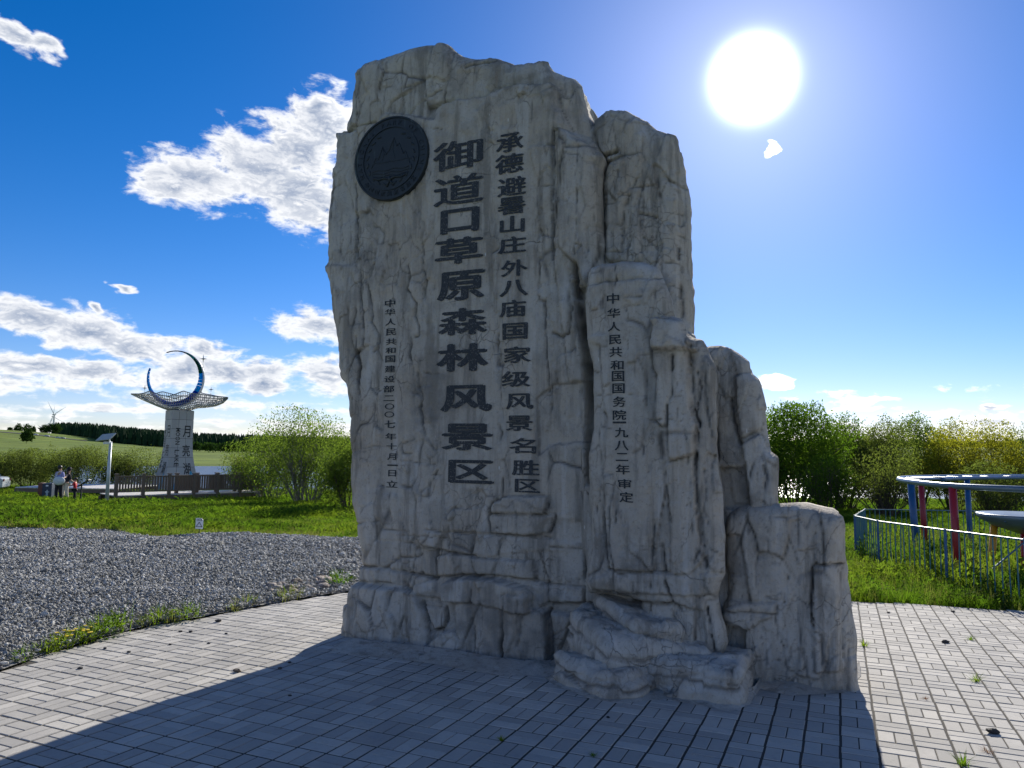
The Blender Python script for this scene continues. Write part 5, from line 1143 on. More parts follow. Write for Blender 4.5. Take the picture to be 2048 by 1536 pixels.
bush(1985, 850, 33, 70, 126, 15200, L_YEL, 'golden willow at the right over the blue dish', group=TH, nst=30, lsize=.105, zlo=.2, open_=.1)
bush(2075, 845, 34, 75, 127, 13300, L_OLIVE, 'olive willow cut by the right picture edge', group=TH, nst=28, lsize=.11, zlo=.15)
bush(1655, 905, 31, 60, 128, 4940, L_DARK, 'low twiggy dark shrub at the foot of the thicket beside the rock', group=TH, nst=36, lsize=.10, zlo=.2, open_=.6)
bush(1770, 900, 30, 75, 129, 4940, L_OLIVE, 'tangled half bare shrub in front of the thicket at the fence corner', group=TH, nst=44, lsize=.10, zlo=.25, open_=.7)
bush(1990, 925, 29, 80, 130, 8550, L_OLIVE, 'low spreading shrub behind the yellow playground post', group=TH, nst=40, lsize=.09, zlo=.1, open_=.4)
build_grass()

# ------------------------------------------------------------------ far hillside
def conifer_wood():
    rs = np.random.default_rng(5); out = []; Fs = []; nb = 0
    P = []
    for k in range(3600):
        t = rs.random(); px = 108+t*640; d0 = np.interp(px, [108, 200, 480, 760], [800, 700, 560, 545]); d1 = np.interp(px, [108, 200, 480, 760], [860, 850, 790, 790]); d = rs.uniform(d0, d1)
        P.append((px, d))
    for k in range(420):
        px = rs.uniform(200, 330); P.append((px, rs.uniform(660, 740)))
    for px, d in P:
        r = ray(px, 890); x = r[0]/r[1]*d; z = gz1(x, d); h = np.interp(px, [108, 480, 760], [13, 12, 11])*rs.uniform(.75, 1.2); w = h*.22*rs.uniform(.8, 1.2); n = 6; a0 = rs.random()*6
        V = []; 
        for (zz, ww) in ((.06, .9), (.5, .55), (.42, .75), (1.0, .02)):
            for i in range(n): q = a0+6.283*i/n; j = rs.uniform(.75, 1.25); V.append((x+math.cos(q)*w*ww*j, d+math.sin(q)*w*ww*j, z+h*zz))
        V = np.array(V); F = [(a*n+i, a*n+(i+1) % n, (a+1)*n+(i+1) % n, (a+1)*n+i) for a in (0, 2) for i in range(n)]
        out.append(V); Fs.append(np.array(F)+nb); nb += len(V)
    t = MT('spruce_needles'); g = t.node('ShaderNodeNewGeometry').outputs['Random Per Island']; t.col(t.mix(g, (.010, .030, .014), (.026, .062, .020))); t.rough(.9); t.b.inputs['Specular IOR Level'].default_value = .1
    tag(mesh_obj('conifer_wood', fastmesh('conifer_wood', np.vstack(out), np.vstack(Fs)), t.m), kind='stuff'); return t.m
SPRUCE = conifer_wood()
def hill_road():
    V = []
    for i in range(40):
        px = -60+i*6; d = np.interp(px, [-60, 60, 180], [640, 652, 640])
        for dd in (-5, 5): r = ray(px, 880); x = r[0]/r[1]*(d+dd); V.append((x, d+dd, gz1(x, d+dd)+.35))
    tag(mesh_obj('hill_road', pydata('hill_road', V, [(2*i, 2*i+2, 2*i+3, 2*i+1) for i in range(39)]), simple('road_surface', (.05, .05, .048), .9, .2, .1, bump=0)), kind='structure')
hill_road()
FARLEAF = leaf_mat('far_tree_leaf', (.022, .05, .012), (.05, .09, .02), .2)
for i, (px, d, h, w, lb) in enumerate([(18, 830, 7, 5, 'small dark tree on the grassy hill crest near the left edge, before the first path'), (35, 835, 11, 9, 'pair of round dark crowns grown together on the hill, left of the taller clump'), (53, 850, 13, 12, 'taller rounded tree clump on the skyline of the grassy hill'),
        (66, 845, 10, 4, 'narrow pointed tree on the skyline, first left of the wind turbines'), (88, 800, 10, 9, 'bushy tree at the foot of the wind turbines on the hill'), (99, 790, 11, 9, 'bushy tree where the conifer wood begins'), (110, 735, 10, 9, 'low tree on the slope under the tip of the wood'),
        (54, 470, 8.5, 7, 'lone dark pine standing on the lower meadow left of the people')]):
    b = on(px, 880, d); shrub('hill_tree', b, h, w/2, w/2, 200+i, 1100, FARLEAF, BARK, lsize=1.2, nst=4, label=lb, cat='tree', zlo=.18, leafw=.7)
# a low hedge of shrubs between the wood and the lake meadow
for i, (px, d, hw) in enumerate([(395, 500, 16), (418, 490, 18), (447, 485, 20), (470, 485, 14)]):
    b = on(px, 900, d); shrub('meadow_shrub', b, 6.0, hw/F_PX*d, 4, 220+i, 900, FARLEAF, BARK, lsize=1.0, nst=3, label=['round shrub first right of the moon tower before the wood', 'bigger round shrub second right of the moon tower before the wood', 'wide low shrub third right of the moon tower before the wood', 'small shrub beside the middle willow before the wood'][i], cat='shrub', zlo=.0, leafw=.8, group='shrubs along the far lake meadow')
# wooded ridge behind everything
def ridge():
    rs = np.random.default_rng(15); n = 2400; a = rs.uniform(-.75, .9, n); d = rs.uniform(1400, 1700, n); V = []; Fs = []; nb = 0
    for az_, dd in zip(a, d):
        x, y = dd*math.sin(az_), dd*math.cos(az_); z = gz1(x, y); px = 1024+F_PX*x/y
        if px < 560 and rs.random() < .8: continue
        h = rs.uniform(7, 13); w = rs.uniform(8, 14)
        for (zz, ww) in ((0, 1), (.6, .9), (1, .2)):
            for i in range(5): q = 6.283*i/5; V.append((x+math.cos(q)*w*ww, y+math.sin(q)*w*ww, z+h*zz*rs.uniform(.9, 1.1)))
        Fs += [(nb+a_*5+i, nb+a_*5+(i+1) % 5, nb+(a_+1)*5+(i+1) % 5, nb+(a_+1)*5+i) for a_ in (0, 1) for i in range(5)]; nb += 15
    tag(mesh_obj('ridge_wood', fastmesh('ridge_wood', np.array(V), np.array(Fs)), SPRUCE), kind='stuff')
ridge()
TUR = simple('turbine_white', (.62, .63, .64), .45, .05, 1, bump=0)
def turbine(px, py, d, blade, angs, hub_h, label):
    c = at(px, py, d); root = empty('wind_turbine', (c.x, c.y+1, c.z-hub_h), label=label, cat='wind turbine', group='wind turbines behind the hill')
    MB().tube([(0, 0, -12), (0, 0, hub_h-1.2)], [2.1, 1.3], 12).build('tower', TUR, root)
    MB().tube([(1.5, 3.5, hub_h), (-1.2, -3.0, hub_h+.1), (-8.5, 2.0, hub_h)], [1.3, 1.9, .8], 8).build('nacelle', TUR, root)
    MB().ball((0, -3.4, hub_h), 1.7).build('hub', TUR, root, True)
    for a in angs:
        a = rad(a); dx, dz = math.sin(a), math.cos(a); mb = MB(); V = []; n = 7
        for k in range(n+1):
            t = k/n; w = (1.0+1.6*math.sin(min(1, t*3.2)*1.57))*(1-t*.88); p = Vector((dx*blade*t, -3.6-t*t*1.6, hub_h+dz*blade*t)); s = Vector((dz, 0, -dx)); th = .5*(1-t*.8)
            V += [p-s*w*.5, p+Vector((0, th, 0)), p+s*w*.5, p-Vector((0, th, 0))]
        F = [(k*4+i, k*4+(i+1) % 4, k*4+4+(i+1) % 4, k*4+4+i) for k in range(n) for i in range(4)]+[(3, 2, 1, 0), (n*4, n*4+1, n*4+2, n*4+3)]
        mb.add(V, F).build('blade', TUR, root)
turbine(109, 829, 2100, 41, (-28, 57, 176), 66, 'nearest wind turbine with its blades standing clear above the hill')
turbine(107, 833, 2500, 38, (6, 196, 118), 66, 'wind turbine directly behind the nearest one, seen as a second tower')
turbine(100, 847, 2600, 34, (-112, 20, 140), 66, 'lower wind turbine with a blade pointing left down the hill')
turbine(81, 854, 3300, 17, (-52, 132, 55), 60, 'smallest wind turbine, only its bent pair of blades over the crest')

# ------------------------------------------------------------------ people, car, posts by the walkway
SKIN = simple('skin', (.45, .27, .19), .55, .08, 5, bump=0); HAIR = simple('black_hair', (.012, .011, .012), .5, .2, 30)
def skin_body(name, joints, bones, m, parent, sub=2):
    me = bpy.data.meshes.new(name); me.from_pydata([j[0] for j in joints], bones, []); o = bpy.data.objects.new(name, me); C.objects.link(o)
    o.modifiers.new('skin', 'SKIN'); 
    if not me.skin_vertices: 
        bm = bmesh.new(); bm.from_mesh(me); bm.verts.layers.skin.verify(); bm.to_mesh(me); bm.free()
    for i, j in enumerate(joints):
        r = j[1]; me.skin_vertices[0].data[i].radius = r if isinstance(r, tuple) else (r, r)
    me.skin_vertices[0].data[0].use_root = True
    s = o.modifiers.new('sub', 'SUBSURF'); s.levels = s.render_levels = sub
    dg = bpy.context.evaluated_depsgraph_get(); out = bpy.data.meshes.new_from_object(o.evaluated_get(dg)); bpy.data.objects.remove(o); bpy.data.meshes.remove(me)
    out.name = name; out.polygons.foreach_set('use_smooth', [True]*len(out.polygons)); out.materials.clear()
    return mesh_obj(name, out, m, parent)
def person(px, py, d, H, rz, label, top_m, leg_m, armL, armR, hair='short', skirt=False, head_turn=0, stride=.06, lean=0):
    b = on(px, py, d); root = empty('person', b, rz, label=label, cat='person'); k = H/1.70
    J = []; B = []
    def j(x, y, z, r): J.append((Vector((x, y+lean*max(0, z-.8), z))*k, (r*k, r*k) if not isinstance(r, tuple) else (r[0]*k, r[1]*k))); return len(J)-1
    pel = j(0, 0, .93, (.145, .105)); wa = j(0, .0, 1.08, (.125, .09)); ch = j(0, 0, 1.28, (.155, .10)); nk = j(0, .0, 1.44, .055); hd0 = j(0, .01, 1.53, .075); hd1 = j(0, .015, 1.60, .085); hd2 = j(0, .01, 1.67, .055)
    B += [(pel, wa), (wa, ch), (ch, nk), (nk, hd0), (hd0, hd1), (hd1, hd2)]
    for s in (-1, 1):
        hp = j(s*.09, 0, .86, .088); kn = j(s*.095, s*stride+.02, .48, .058); an = j(s*.10, s*stride*1.6-.02, .08, .038); to = j(s*.115, s*stride*1.6-.16, .03, (.035, .022)); B += [(pel, hp), (hp, kn), (kn, an), (an, to)]
    hands = []
    for s, pose in ((-1, armL), (1, armR)):
        sh = j(s*.175, 0, 1.36, .05); e = j(*pose[0], .037); w_ = j(*pose[1], .024); B += [(ch, sh), (sh, e), (e, w_)]
        wv = Vector(pose[1]); dv = (wv-Vector(pose[0])).normalized(); palm = wv+dv*.06; pj = j(*palm, (.036, .018)); B.append((w_, pj)); sd_ = dv.cross(Vector((0, .3, 1))).normalized()
        for f in range(4): q = palm+sd_*(.026*(f-1.5)/1.5)+dv*(.075-.008*abs(f-1.2)); B.append((pj, j(*q, .009)))
        q = palm-sd_*.045-dv*.01; B.append((pj, j(*q, .010)))
    skin_body('body', J, B, SKIN, root)
    def cloth(name, idx, bones, grow, m, extra=None):
        mp = {a: n for n, a in enumerate(idx)}; jj = [(J[a][0], (J[a][1][0]+grow*k, J[a][1][1]+grow*k)) for a in idx]; skin_body(name, jj, [(mp[a], mp[b_]) for a, b_ in bones], m, root)
    arms = [15, 16, 17]; 
    # joint numbering: 0-6 trunk, 7-10 left leg, 11-14 right leg, 15.. left arm, 24.. right arm
    la = 15; ra = la+9
    cloth('shirt', [1, 0, 2, la, la+1, ra, ra+1], [(1, 0), (1, 2), (2, la), (la, la+1), (2, ra), (ra, ra+1)], .024, top_m)
    if skirt:
        MB().lathe([(.13*k, 1.02*k), (.17*k, .88*k), (.21*k, .6*k), (.25*k, .30*k), (.24*k, .30*k), (.10*k, .98*k)], 18).build('skirt', leg_m, root, True)
    else:
        cloth('trousers', [0, 7, 8, 9, 11, 12, 13], [(0, 7), (7, 8), (8, 9), (0, 11), (11, 12), (12, 13)], .028, leg_m)
    for s in (-1, 1): MB().ball(Vector((s*.113, s*stride*1.6-.085, .045))*k, (.05*k, .13*k, .05*k), 8, 6).build('shoe', HAIR, root, True)
    hm = MB(); hc = Vector((0, .025+lean*.8, 1.635))*k; hm.ball(hc, (.098*k, .108*k, .10*k), 12, 8)
    if hair == 'long': hm.ball(hc+Vector((0, .07, -.13))*k, (.09*k, .05*k, .17*k), 10, 7)
    hm.build('hair', HAIR, root, True)
    fc = MB(); hx = Vector((0, -.085+lean*.8, 1.60))*k; fc.ball(hx, (.012*k, .02*k, .02*k), 6, 4); fc.build('nose', SKIN, root, True)
    for s in (-1, 1): MB().ball(hx+Vector((s*.032, .012, .03))*k, .008*k, 6, 4).build('eye', HAIR, root)
    return root, k
C_LIL = simple('lilac_cloth', (.30, .30, .55), .85, .12, 10); C_WHT = simple('white_cloth', (.62, .66, .66), .85, .08, 10); C_BLK = simple('black_cloth', (.012, .013, .018), .85, .2, 10); C_RED = simple('red_cloth', (.55, .02, .03), .8, .1, 10); C_CRM = simple('cream_cloth', (.66, .60, .50), .85, .08, 10)
root, k = person(116, 1003, 37.2, 1.76, math.pi*.92, 'person in a lilac shirt and black trousers with a big white shoulder bag', C_LIL, C_BLK, ((-.27, .04, 1.12), (-.16, -.16, 1.15)), ((.26, -.04, 1.12), (.12, -.24, 1.28)), stride=.03)
bag = MB(); bag.ball((0, 0, 0), (.30, .13, .22), 14, 9); o = bag.build('shoulder_bag', C_WHT, None, True, root.location+Vector((.10, -.20, 1.02))); tag(o, 'big soft white bag hanging at the back of the person in lilac', 'bag')
st = MB(); st.tube([(-.2, 0, .12), (-.14, .08, .42), (.05, .16, .50)], .02, 6); st.build('strap', C_WHT, o)
root, k = person(129, 1000, 38.6, 1.62, math.pi*.80, 'person in cream clothes with a black top and a dark hat, bending forward', C_BLK, C_CRM, ((-.25, -.08, 1.10), (-.20, -.30, .98)), ((.25, -.05, 1.10), (.28, -.16, .86)), hair='long', skirt=False, stride=.05, lean=-.18)
ht = MB(); ht.lathe([(.19, 0), (.19, .012), (.10, .02), (.095, .09), (.06, .11), (.0001, .11)], 18); o = ht.build('hat', C_BLK, root, True, (0, .01-.14, 1.60))
root, k = person(148, 1003, 37.0, 1.18, -math.pi*.42, 'child in a red jacket and black trousers reaching for the slanted board', C_RED, C_BLK, ((-.22, -.12, 1.18), (-.18, -.42, 1.17)), ((.22, -.12, 1.16), (.10, -.40, 1.15)), stride=.04)
DARKM = simple('dark_metal', (.025, .028, .03), .5, .15, 8, metal=.6); 
b = on(161, 1003, 37.0); t = empty('reading_board', b, rad(12), label='small black slanted reading board on a single leg in front of the child', cat='information board')
MB().box((0, 0, .42), (.06, .05, .84)).build('leg', DARKM, t); MB().box((.1, 0, .92), (.62, .42, .035), Matrix.Rotation(rad(-34), 3, 'Y')).build('board', DARKM, t)
b = on(96, 995, 38.5); t = empty('sign_box', b, rad(8), label='knee-high brown and navy box with a pale hydrant picture left of the people', cat='sign')
MB().box((0, 0, .42), (.46, .36, .90), ch=.01).build('cabinet', simple('navy_panel', (.022, .04, .075), .5, .15, 8), t); MB().box((-.33, 0, .42), (.20, .38, .92), ch=.01).build('side_panel', simple('brown_panel', (.16, .055, .035), .6, .15, 8), t)
PALE = simple('pale_print', (.42, .50, .54), .7, .08, 8); hy = MB(); hy.prism([(-.05, -.16), (.05, -.16), (.05, .02), (.10, .02), (.10, .07), (.05, .07), (.03, .13), (0, .16), (-.03, .13), (-.05, .07), (-.10, .07), (-.10, .02), (-.05, .02)], Matrix.Translation((.02, -.185, .38)) @ Matrix.Rotation(math.pi/2, 4, 'X'), .008); hy.build('hydrant_picture', PALE, t)
hy = MB(); hy.box((0, -.186, .74), (.12, .01, .08)); hy.build('white_label', simple('white_print', (.8, .8, .8), .6, .03), t)

def car(loc, rz, m, label, L=4.4, W=1.75, H=1.5, name='parked_car'):
    t = empty(name, loc, rz, label=label, cat='car'); x, y = L/2, W/2
    prof = [(-x, .35), (-x, .85), (-x*.93, .98), (-x*.72, 1.02), (x*.45, 1.0), (x*.85, .88), (x, .70), (x, .35)]
    def ext(pr, yy, inset, name_, mm):
        n = len(pr); V = [Vector((a, -yy, b)) for a, b in pr]+[Vector((a, yy, b)) for a, b in pr]
        if inset: V = [Vector((v.x, v.y*(1-inset*(v.z-.95)/.5 if v.z > .96 else 1), v.z)) for v in V]
        me = MB().add(V, [tuple(range(n)), tuple(range(n, 2*n))[::-1]]+[(i, n+i, n+(i+1) % n, (i+1) % n) for i in range(n)]).build(name_, mm, t)
        md = me.modifiers.new('b', 'BEVEL'); md.width = .05; md.segments = 2; return me
    ext(prof, y, 0, 'body', m); ext([(-x*.80, .97), (-x*.62, H-.06), (-x*.35, H), (x*.10, H-.03), (x*.48, .97)], y*.92, .25, 'windows', GLASSD)
    ext([(-x*.60, H-.05), (-x*.34, H+.02), (x*.08, H), (x*.10, H-.05)], y*.74, 0, 'roof', m)
    for sx in (-.62, .62):
        for sy in (-1, 1):
            w = MB().tube([(sx*x, sy*(y-.2), .32), (sx*x, sy*(y+.01), .32)], .32, 16).build('wheel', TYRE, t); MB().tube([(sx*x, sy*(y+.012), .32), (sx*x, sy*(y+.02), .32)], .19, 12).build('rim', TUR, w)
    for sy in (-1, 1): MB().box((-x-.01, sy*y*.8, .82), (.04, .22, .14)).build('tail_light', DKRED, t)
    return t
DKRED = simple('dark_red_lens', (.08, .01, .012), .3, .05, 3, bump=0)
GLASSD = simple('dark_car_glass', (.01, .014, .016), .08, .05, 2, bump=0); TYRE = simple('tyre_rubber', (.015, .015, .016), .8, .1)
SILV = simple('silver_paint', (.50, .54, .56), .25, .03, 2, metal=.3, bump=0); WPAINT = simple('white_paint', (.72, .72, .72), .3, .03, 2, bump=0)
b = on(-72, 968, 47); car(b, rad(200), SILV, 'silver car with dark glass cut by the left picture edge', H=1.75, L=4.6)
for i, (px, d, mm, lb) in enumerate([(70, 650, WPAINT, 'tiny white car at the left end of the row on the hill road'), (93, 646, WPAINT, 'tiny white van second from the left on the hill road'), (116, 640, SILV, 'tiny silver car third from the left on the hill road'), (125, 640, TUR, 'tiny pale car at the right end of the row on the hill road')]):
    b = on(px, 880, d); car(b, rad(8+i), mm, lb)

# solar lamp
POLE = simple('galvanised_steel', (.50, .55, .57), .4, .06, 6, metal=.2)
b = on(213, 1010, 34.5); t = empty('solar_lamp', b, rad(-14), label='pale solar street lamp on a round pole with a tilted panel', cat='street lamp'); hz = at(222, 885, 34.5).z-b.z
MB().tube([(0, 0, 0), (0, 0, hz)], [.085, .065], 14).build('pole', POLE, t, True); MB().tube([(.0, 0, -.02), (0, 0, .04)], .16, 14).build('base_flange', POLE, t)
pan = MB().box((-.28, 0, 0), (.82, .50, .035), Matrix.Rotation(rad(38), 3, 'X') @ Matrix.Rotation(rad(-6), 3, 'Y'), ).build('solar_panel', simple('panel_back', (.42, .45, .40), .5, .05, 6), t, False, (0, 0, hz+.25))
MB().box((-.28, .03, .03), (.78, .46, .012), Matrix.Rotation(rad(38), 3, 'X') @ Matrix.Rotation(rad(-6), 3, 'Y')).build('cell_face', simple('solar_cells', (.012, .018, .05), .2, .1, 20), pan)
MB().box((-.15, 0, hz-.02), (.34, .2, .12), None, .02).build('lamp_head', POLE, t); MB().tube([(0, 0, hz-.05), (-.12, 0, hz+.2)], .03, 8).build('bracket', POLE, t)
SOIL = simple('turned_soil', (.17, .135, .10), 1, .35, 6)
def mound(loc, r, h, seed, label):
    n = 22; V = []; 
    for i in range(n+1):
        for k in range(28):
            q = 6.283*k/28; rr_ = r*i/n; x, y = rr_*math.cos(q), rr_*math.sin(q)*.7; z = h*(1-(i/n)**2)*(.7+.5*fbm(np.array([[x*5, y*5, seed]]), seed, 3)[0])-.03+.05*fbm(np.array([[x*16, y*16, seed]]), seed, 2)[0]*(1-i/n); V.append((x, y, z))
    F = [(i*28+k, i*28+(k+1) % 28, (i+1)*28+(k+1) % 28, (i+1)*28+k) for i in range(n) for k in range(28)]
    o = mesh_obj('soil_mound', pydata('soil_mound', V, F, True), SOIL, None, loc); tag(o, label, 'soil mound'); return o
mound(on(232, 1010, 34.2)+Vector((.15, 0, .02)), .75, .16, 3, 'low heap of brown soil around the foot of the solar lamp')

# ------------------------------------------------------------------ walkway with railing
WOOD = MT('weathered_wood'); _g = WOOD.noise(1.0, 6, .6, st=(6, 6, 60)); WOOD.col(WOOD.mix(_g, (.115, .085, .060), (.20, .155, .115))); WOOD.rough(.8); WOOD.bump(_g, .4, .01); WOOD = WOOD.m
PLK = simple('glint_pale_plank', (.62, .59, .54), .6, .12, 3)  # pale base colour stands in for the sun glint off the deck
def walkway():
    root = empty('boardwalk', on(230, 985, 40), label='raised wooden walkway running along the lake edge to the moon tower', cat='boardwalk'); o0 = root.location
    def strip(A, Bp, w, z, n, mb_name):
        d = (Bp-A); L = d.length; u = d.normalized(); v = Vector((-u.y, u.x, 0)); mesh = None
        for k in range(n):
            c_ = A+d*(k+.5)/n+v*w/2; c_.z = z
            if mesh is None: mesh = pydata('plank', *(lambda m_: (m_.V, m_.F))(MB().box((0, 0, 0), (L/n-.02, w, .05))))
            o = mesh_obj('plank', mesh, PLK, root, c_-o0); o.rotation_euler = (0, 0, math.atan2(u.y, u.x))
        mb = MB()
        for s in (.06, w-.06): c_ = A+d*.5+v*s; c_.z = z-.14; mb.box(c_-o0, (L, .08, .2), Matrix.Rotation(math.atan2(u.y, u.x), 3, 'Z'))
        mb.build('joist', WOOD, root); mb = MB()
        for k in range(int(L/2)+1):
            for s in (.1, w-.1):
                c_ = A+u*(L*k/int(L/2))+v*s; g = gz1(c_.x, c_.y); mb.box((c_.x-o0.x, c_.y-o0.y, (z+g)/2-.1-o0.z), (.12, .12, z-g+.0))
        mb.build('pier', WOOD, root)
    A1 = at(30, 975, 41.5); B1 = at(236, 975, 41.5); strip(A1, B1, 4.6, A1.z, 24, 'a')
    A2 = at(230, 993, 36.2); B2 = at(522, 983, 41.5); A2.z = B2.z = (A2.z+B2.z)/2; strip(A2, B2, 2.4, A2.z, 36, 'b')
    return A2, B2
A2, B2 = walkway()
def railing(A, B, zb, bays, label, ph=1.02):
    root = empty('wooden_railing', A, math.atan2((B-A).y, (B-A).x), label=label, cat='railing'); L = (B-A).xy.length; root.location.z = zb; bay = L/bays
    pm = pydata('post', *(lambda m_: (m_.V, m_.F))(MB().box((0, 0, ph/2-.12), (.15, .15, ph+.24), None, .02).box((0, 0, ph+.035), (.19, .19, .05), None, .015)))
    sm = pydata('slat', *(lambda m_: (m_.V, m_.F))(MB().box((0, 0, 0), (.085, .03, ph*.66))))
    rm = pydata('rail', *(lambda m_: (m_.V, m_.F))(MB().box((0, 0, 0), (bay-.15, .09, .06))))
    for i in range(bays+1): mesh_obj('post', pm, WOOD, root, (i*bay, 0, 0))
    for i in range(bays):
        for z in (ph*.92, ph*.2): mesh_obj('rail', rm, WOOD, root, ((i+.5)*bay, 0, z))
        n = max(4, int(round((bay-.2)/.135)))
        for k in range(n): mesh_obj('slat', sm, WOOD, root, (i*bay+.1+(bay-.2)*(k+.5)/n, -.0, ph*.56))
    return root
railing(A2+Vector((.0, .05, 0)), B2+Vector((0, .05, 0)), A2.z, 6, 'near brown wooden railing with upright slats between the solar lamp and the willows')
A3 = A2+Vector((1.8, 2.6, 0)); B3 = B2+Vector((.6, 2.6, 0)); railing(A3, B3, A2.z, 6, 'far brown wooden railing on the lake side of the walkway')

# ------------------------------------------------------------------ moon tower
def moon_tower():
    D = 52.0; base = on(352, 960, D); base.z = -1.75; root = empty('moon_tower', base, rad(0), label='stone plinth topped by a silver lattice wing and a blue crescent moon with stars', cat='sculpture')
    S = D/F_PX; zpx = lambda py: at(352, py, D).z-base.z
    ztop = zpx(821); TY = rad(-64)                                   # faces turned so that a narrow and a wide face show
    GRAN = MT('pale_granite'); n_ = GRAN.noise(3, 5); n2 = GRAN.noise(60, 3); oi = GRAN.node('ShaderNodeObjectInfo').outputs['Random']
    GRAN.col(GRAN.mix(GRAN.ss(n2, .4, .7, 0, .4), GRAN.mix(oi, (.36, .36, .355), (.46, .455, .44)), (.25, .25, .25))); GRAN.rough(.6); GRAN = GRAN.m
    a_w = 41.6*S/2
    RZ = rad(42); ctr = Vector((0, 0, 0))
    def half(z):                                                     # concave flare to the ground
        t = max(0, 1-z/(ztop*.72)); return a_w*(1+1.05*t**2.3)
    c_, s_ = math.cos(RZ), math.sin(RZ)
    fr = {'front': (Vector((c_, s_, 0)), Vector((s_, -c_, 0))), 'left': (Vector((s_, -c_, 0)), Vector((-c_, -s_, 0))), 'right': (Vector((-s_, c_, 0)), Vector((c_, s_, 0))), 'rear': (Vector((-c_, -s_, 0)), Vector((-s_, c_, 0)))}
    rows = 9
    mb = MB(); V = []; zs = [ztop*i/16 for i in range(17)]
    for z in zs:
        h = half(z)-.04
        for sx, sy in ((-1, -1), (1, -1), (1, 1), (-1, 1)): V.append(ctr+Vector((c_, s_, 0))*sx*h+Vector((-s_, c_, 0))*sy*h+Vector((0, 0, z)))
    mb.add(V, [(i*4+k, i*4+(k+1) % 4, i*4+4+(k+1) % 4, i*4+4+k) for i in range(16) for k in range(4)]+[(64, 65, 66, 67), (3, 2, 1, 0)]); mb.build('plinth_core', simple('joint_grey', (.12, .12, .12), .9, .1), root)
    def fp(face, s, z, out=0.0):
        e, n = fr[face]; h = half(z); return ctr+n*(h+out)+e*s*h+Vector((0, 0, z))
    for face in fr:
        nc = 3 if face in ('front', 'rear') else 2
        for r in range(rows):
            z0, z1 = ztop*r/rows+.012, ztop*(r+1)/rows-.012
            for q in range(nc):
                s0, s1 = -1+2*q/nc+.012, -1+2*(q+1)/nc-.012; V = []
                m_ = 2
                for i in range(m_+1):
                    z = z0+(z1-z0)*i/m_
                    for s in (s0, s1): V += [fp(face, s, z, 0), fp(face, s, z, -.035)]
                F = []
                for i in range(m_):
                    b = i*4; F += [(b, b+2, b+6, b+4), (b+1, b+5, b+7, b+3), (b, b+4, b+5, b+1), (b+2, b+3, b+7, b+6)]
                F += [(0, 1, 3, 2), (m_*4, m_*4+2, m_*4+3, m_*4+1)]
                MB().add(V, F).build('stone_panel', GRAN, root)
    # lettering on the plinth
    INK = simple('black_inlay', (.015, .018, .022), .5, .1)
    def letter(face, ch, s, zc, w, h, rot=0, off=.012, nm='plinth_letter'):
        me = glyph_mesh(ch, off, 0); xs = [v.co.x for v in me.vertices]; ys = [v.co.y for v in me.vertices]
        if not xs: return
        cx, cy, dx, dy = (min(xs)+max(xs))/2, (min(ys)+max(ys))/2, max(xs)-min(xs), max(ys)-min(ys)
        for v in me.vertices:
            a, b = (v.co.x-cx)/dx, (v.co.y-cy)/max(dy, .05)
            if rot: a, b = b*1.0, -a
            z = zc+b*h; hh = half(z); v.co = fp(face, s+a*w/hh, z, .012)
        mesh_obj(nm, me, INK, root)
    for k, ch in enumerate('月亮湖'): letter('front', ch, .40, zpx([863, 901, 937][k]), .50, .82)
    for k, ch in enumerate('MOON LAKE'):
        if ch != ' ': letter('front', ch, -.38, zpx(860+k*8.6), .30, .25, rot=1)
    for k, ch in enumerate('月亮湖'): letter('left', ch, .25, zpx([863, 900, 935][k]), .7, .85)
    for k, ch in enumerate('MOON LAKE'):
        if ch != ' ': letter('left', ch, -.62, zpx(864+k*8.6), .34, .25, rot=1)
    TEAL = simple('turquoise_tile', (.02, .27, .42), .35, .1, 6); NAVY = simple('navy_tile', (.01, .06, .26), .35, .1, 6)
    def arch(face, s0, s1, ztp, m, out, nm='arch_tile'):
        V = []; n = 8; top = []; 
        for i in range(n+1):
            t = i/n; s = s0+(s1-s0)*t; z = ztp*(1-abs(2*t-1)**1.7); top.append((s, z))
        V = [fp(face, s, max(z, .02), out) for s, z in top]+[fp(face, s, .0, out) for s, z in top]
        MB().add(V, [(n+1+i, n+2+i, i+1, i) for i in range(n)]).build(nm, m, root)
    arch('front', .30, .98, zpx(940), TEAL, .012); arch('front', .62, 1.0, zpx(950), NAVY, .018); arch('front', -.55, .15, zpx(955)+.25, TEAL, .012); arch('left', .2, .95, zpx(944), TEAL, .012)
    # lattice wing
    SIL = simple('brushed_steel', (.42, .42, .38), .35, .1, 4, metal=.75)
    def X(px): return (px-361)*S
    top = [(262, 789), (285, 790), (300, 789), (312, 785), (325, 789), (340, 794), (355, 795), (368, 790), (380, 784), (392, 788), (405, 789), (430, 792), (455, 793)]
    bot = [(262, 790), (285, 800), (300, 806), (320, 814), (340, 821), (360, 822), (378, 821), (395, 815), (410, 814), (430, 811), (445, 805), (455, 796)]
    NU, NV = 60, 16; V = []
    for i in range(NU+1):
        px = 262+193*i/NU; t = i/NU*2-1; zt = zpx(np.interp(px, *zip(*top))); zb = zpx(np.interp(px, *zip(*bot))); wd = 1.25*(1-abs(t)**1.8)+.03
        for q in range(NV+1):
            a = math.pi*q/NV; V.append((X(px)+.0, -wd*math.cos(a)+ctr.y+.10*math.sin(3*t), zt-(zt-zb)*math.sin(a)**.8+(.22 if q > NV/2 else 0)*(1-abs(t))*abs(math.cos(a))))
    F = [(i*(NV+1)+q, (i+1)*(NV+1)+q, (i+1)*(NV+1)+q+1, i*(NV+1)+q+1) for i in range(NU) for q in range(NV)]
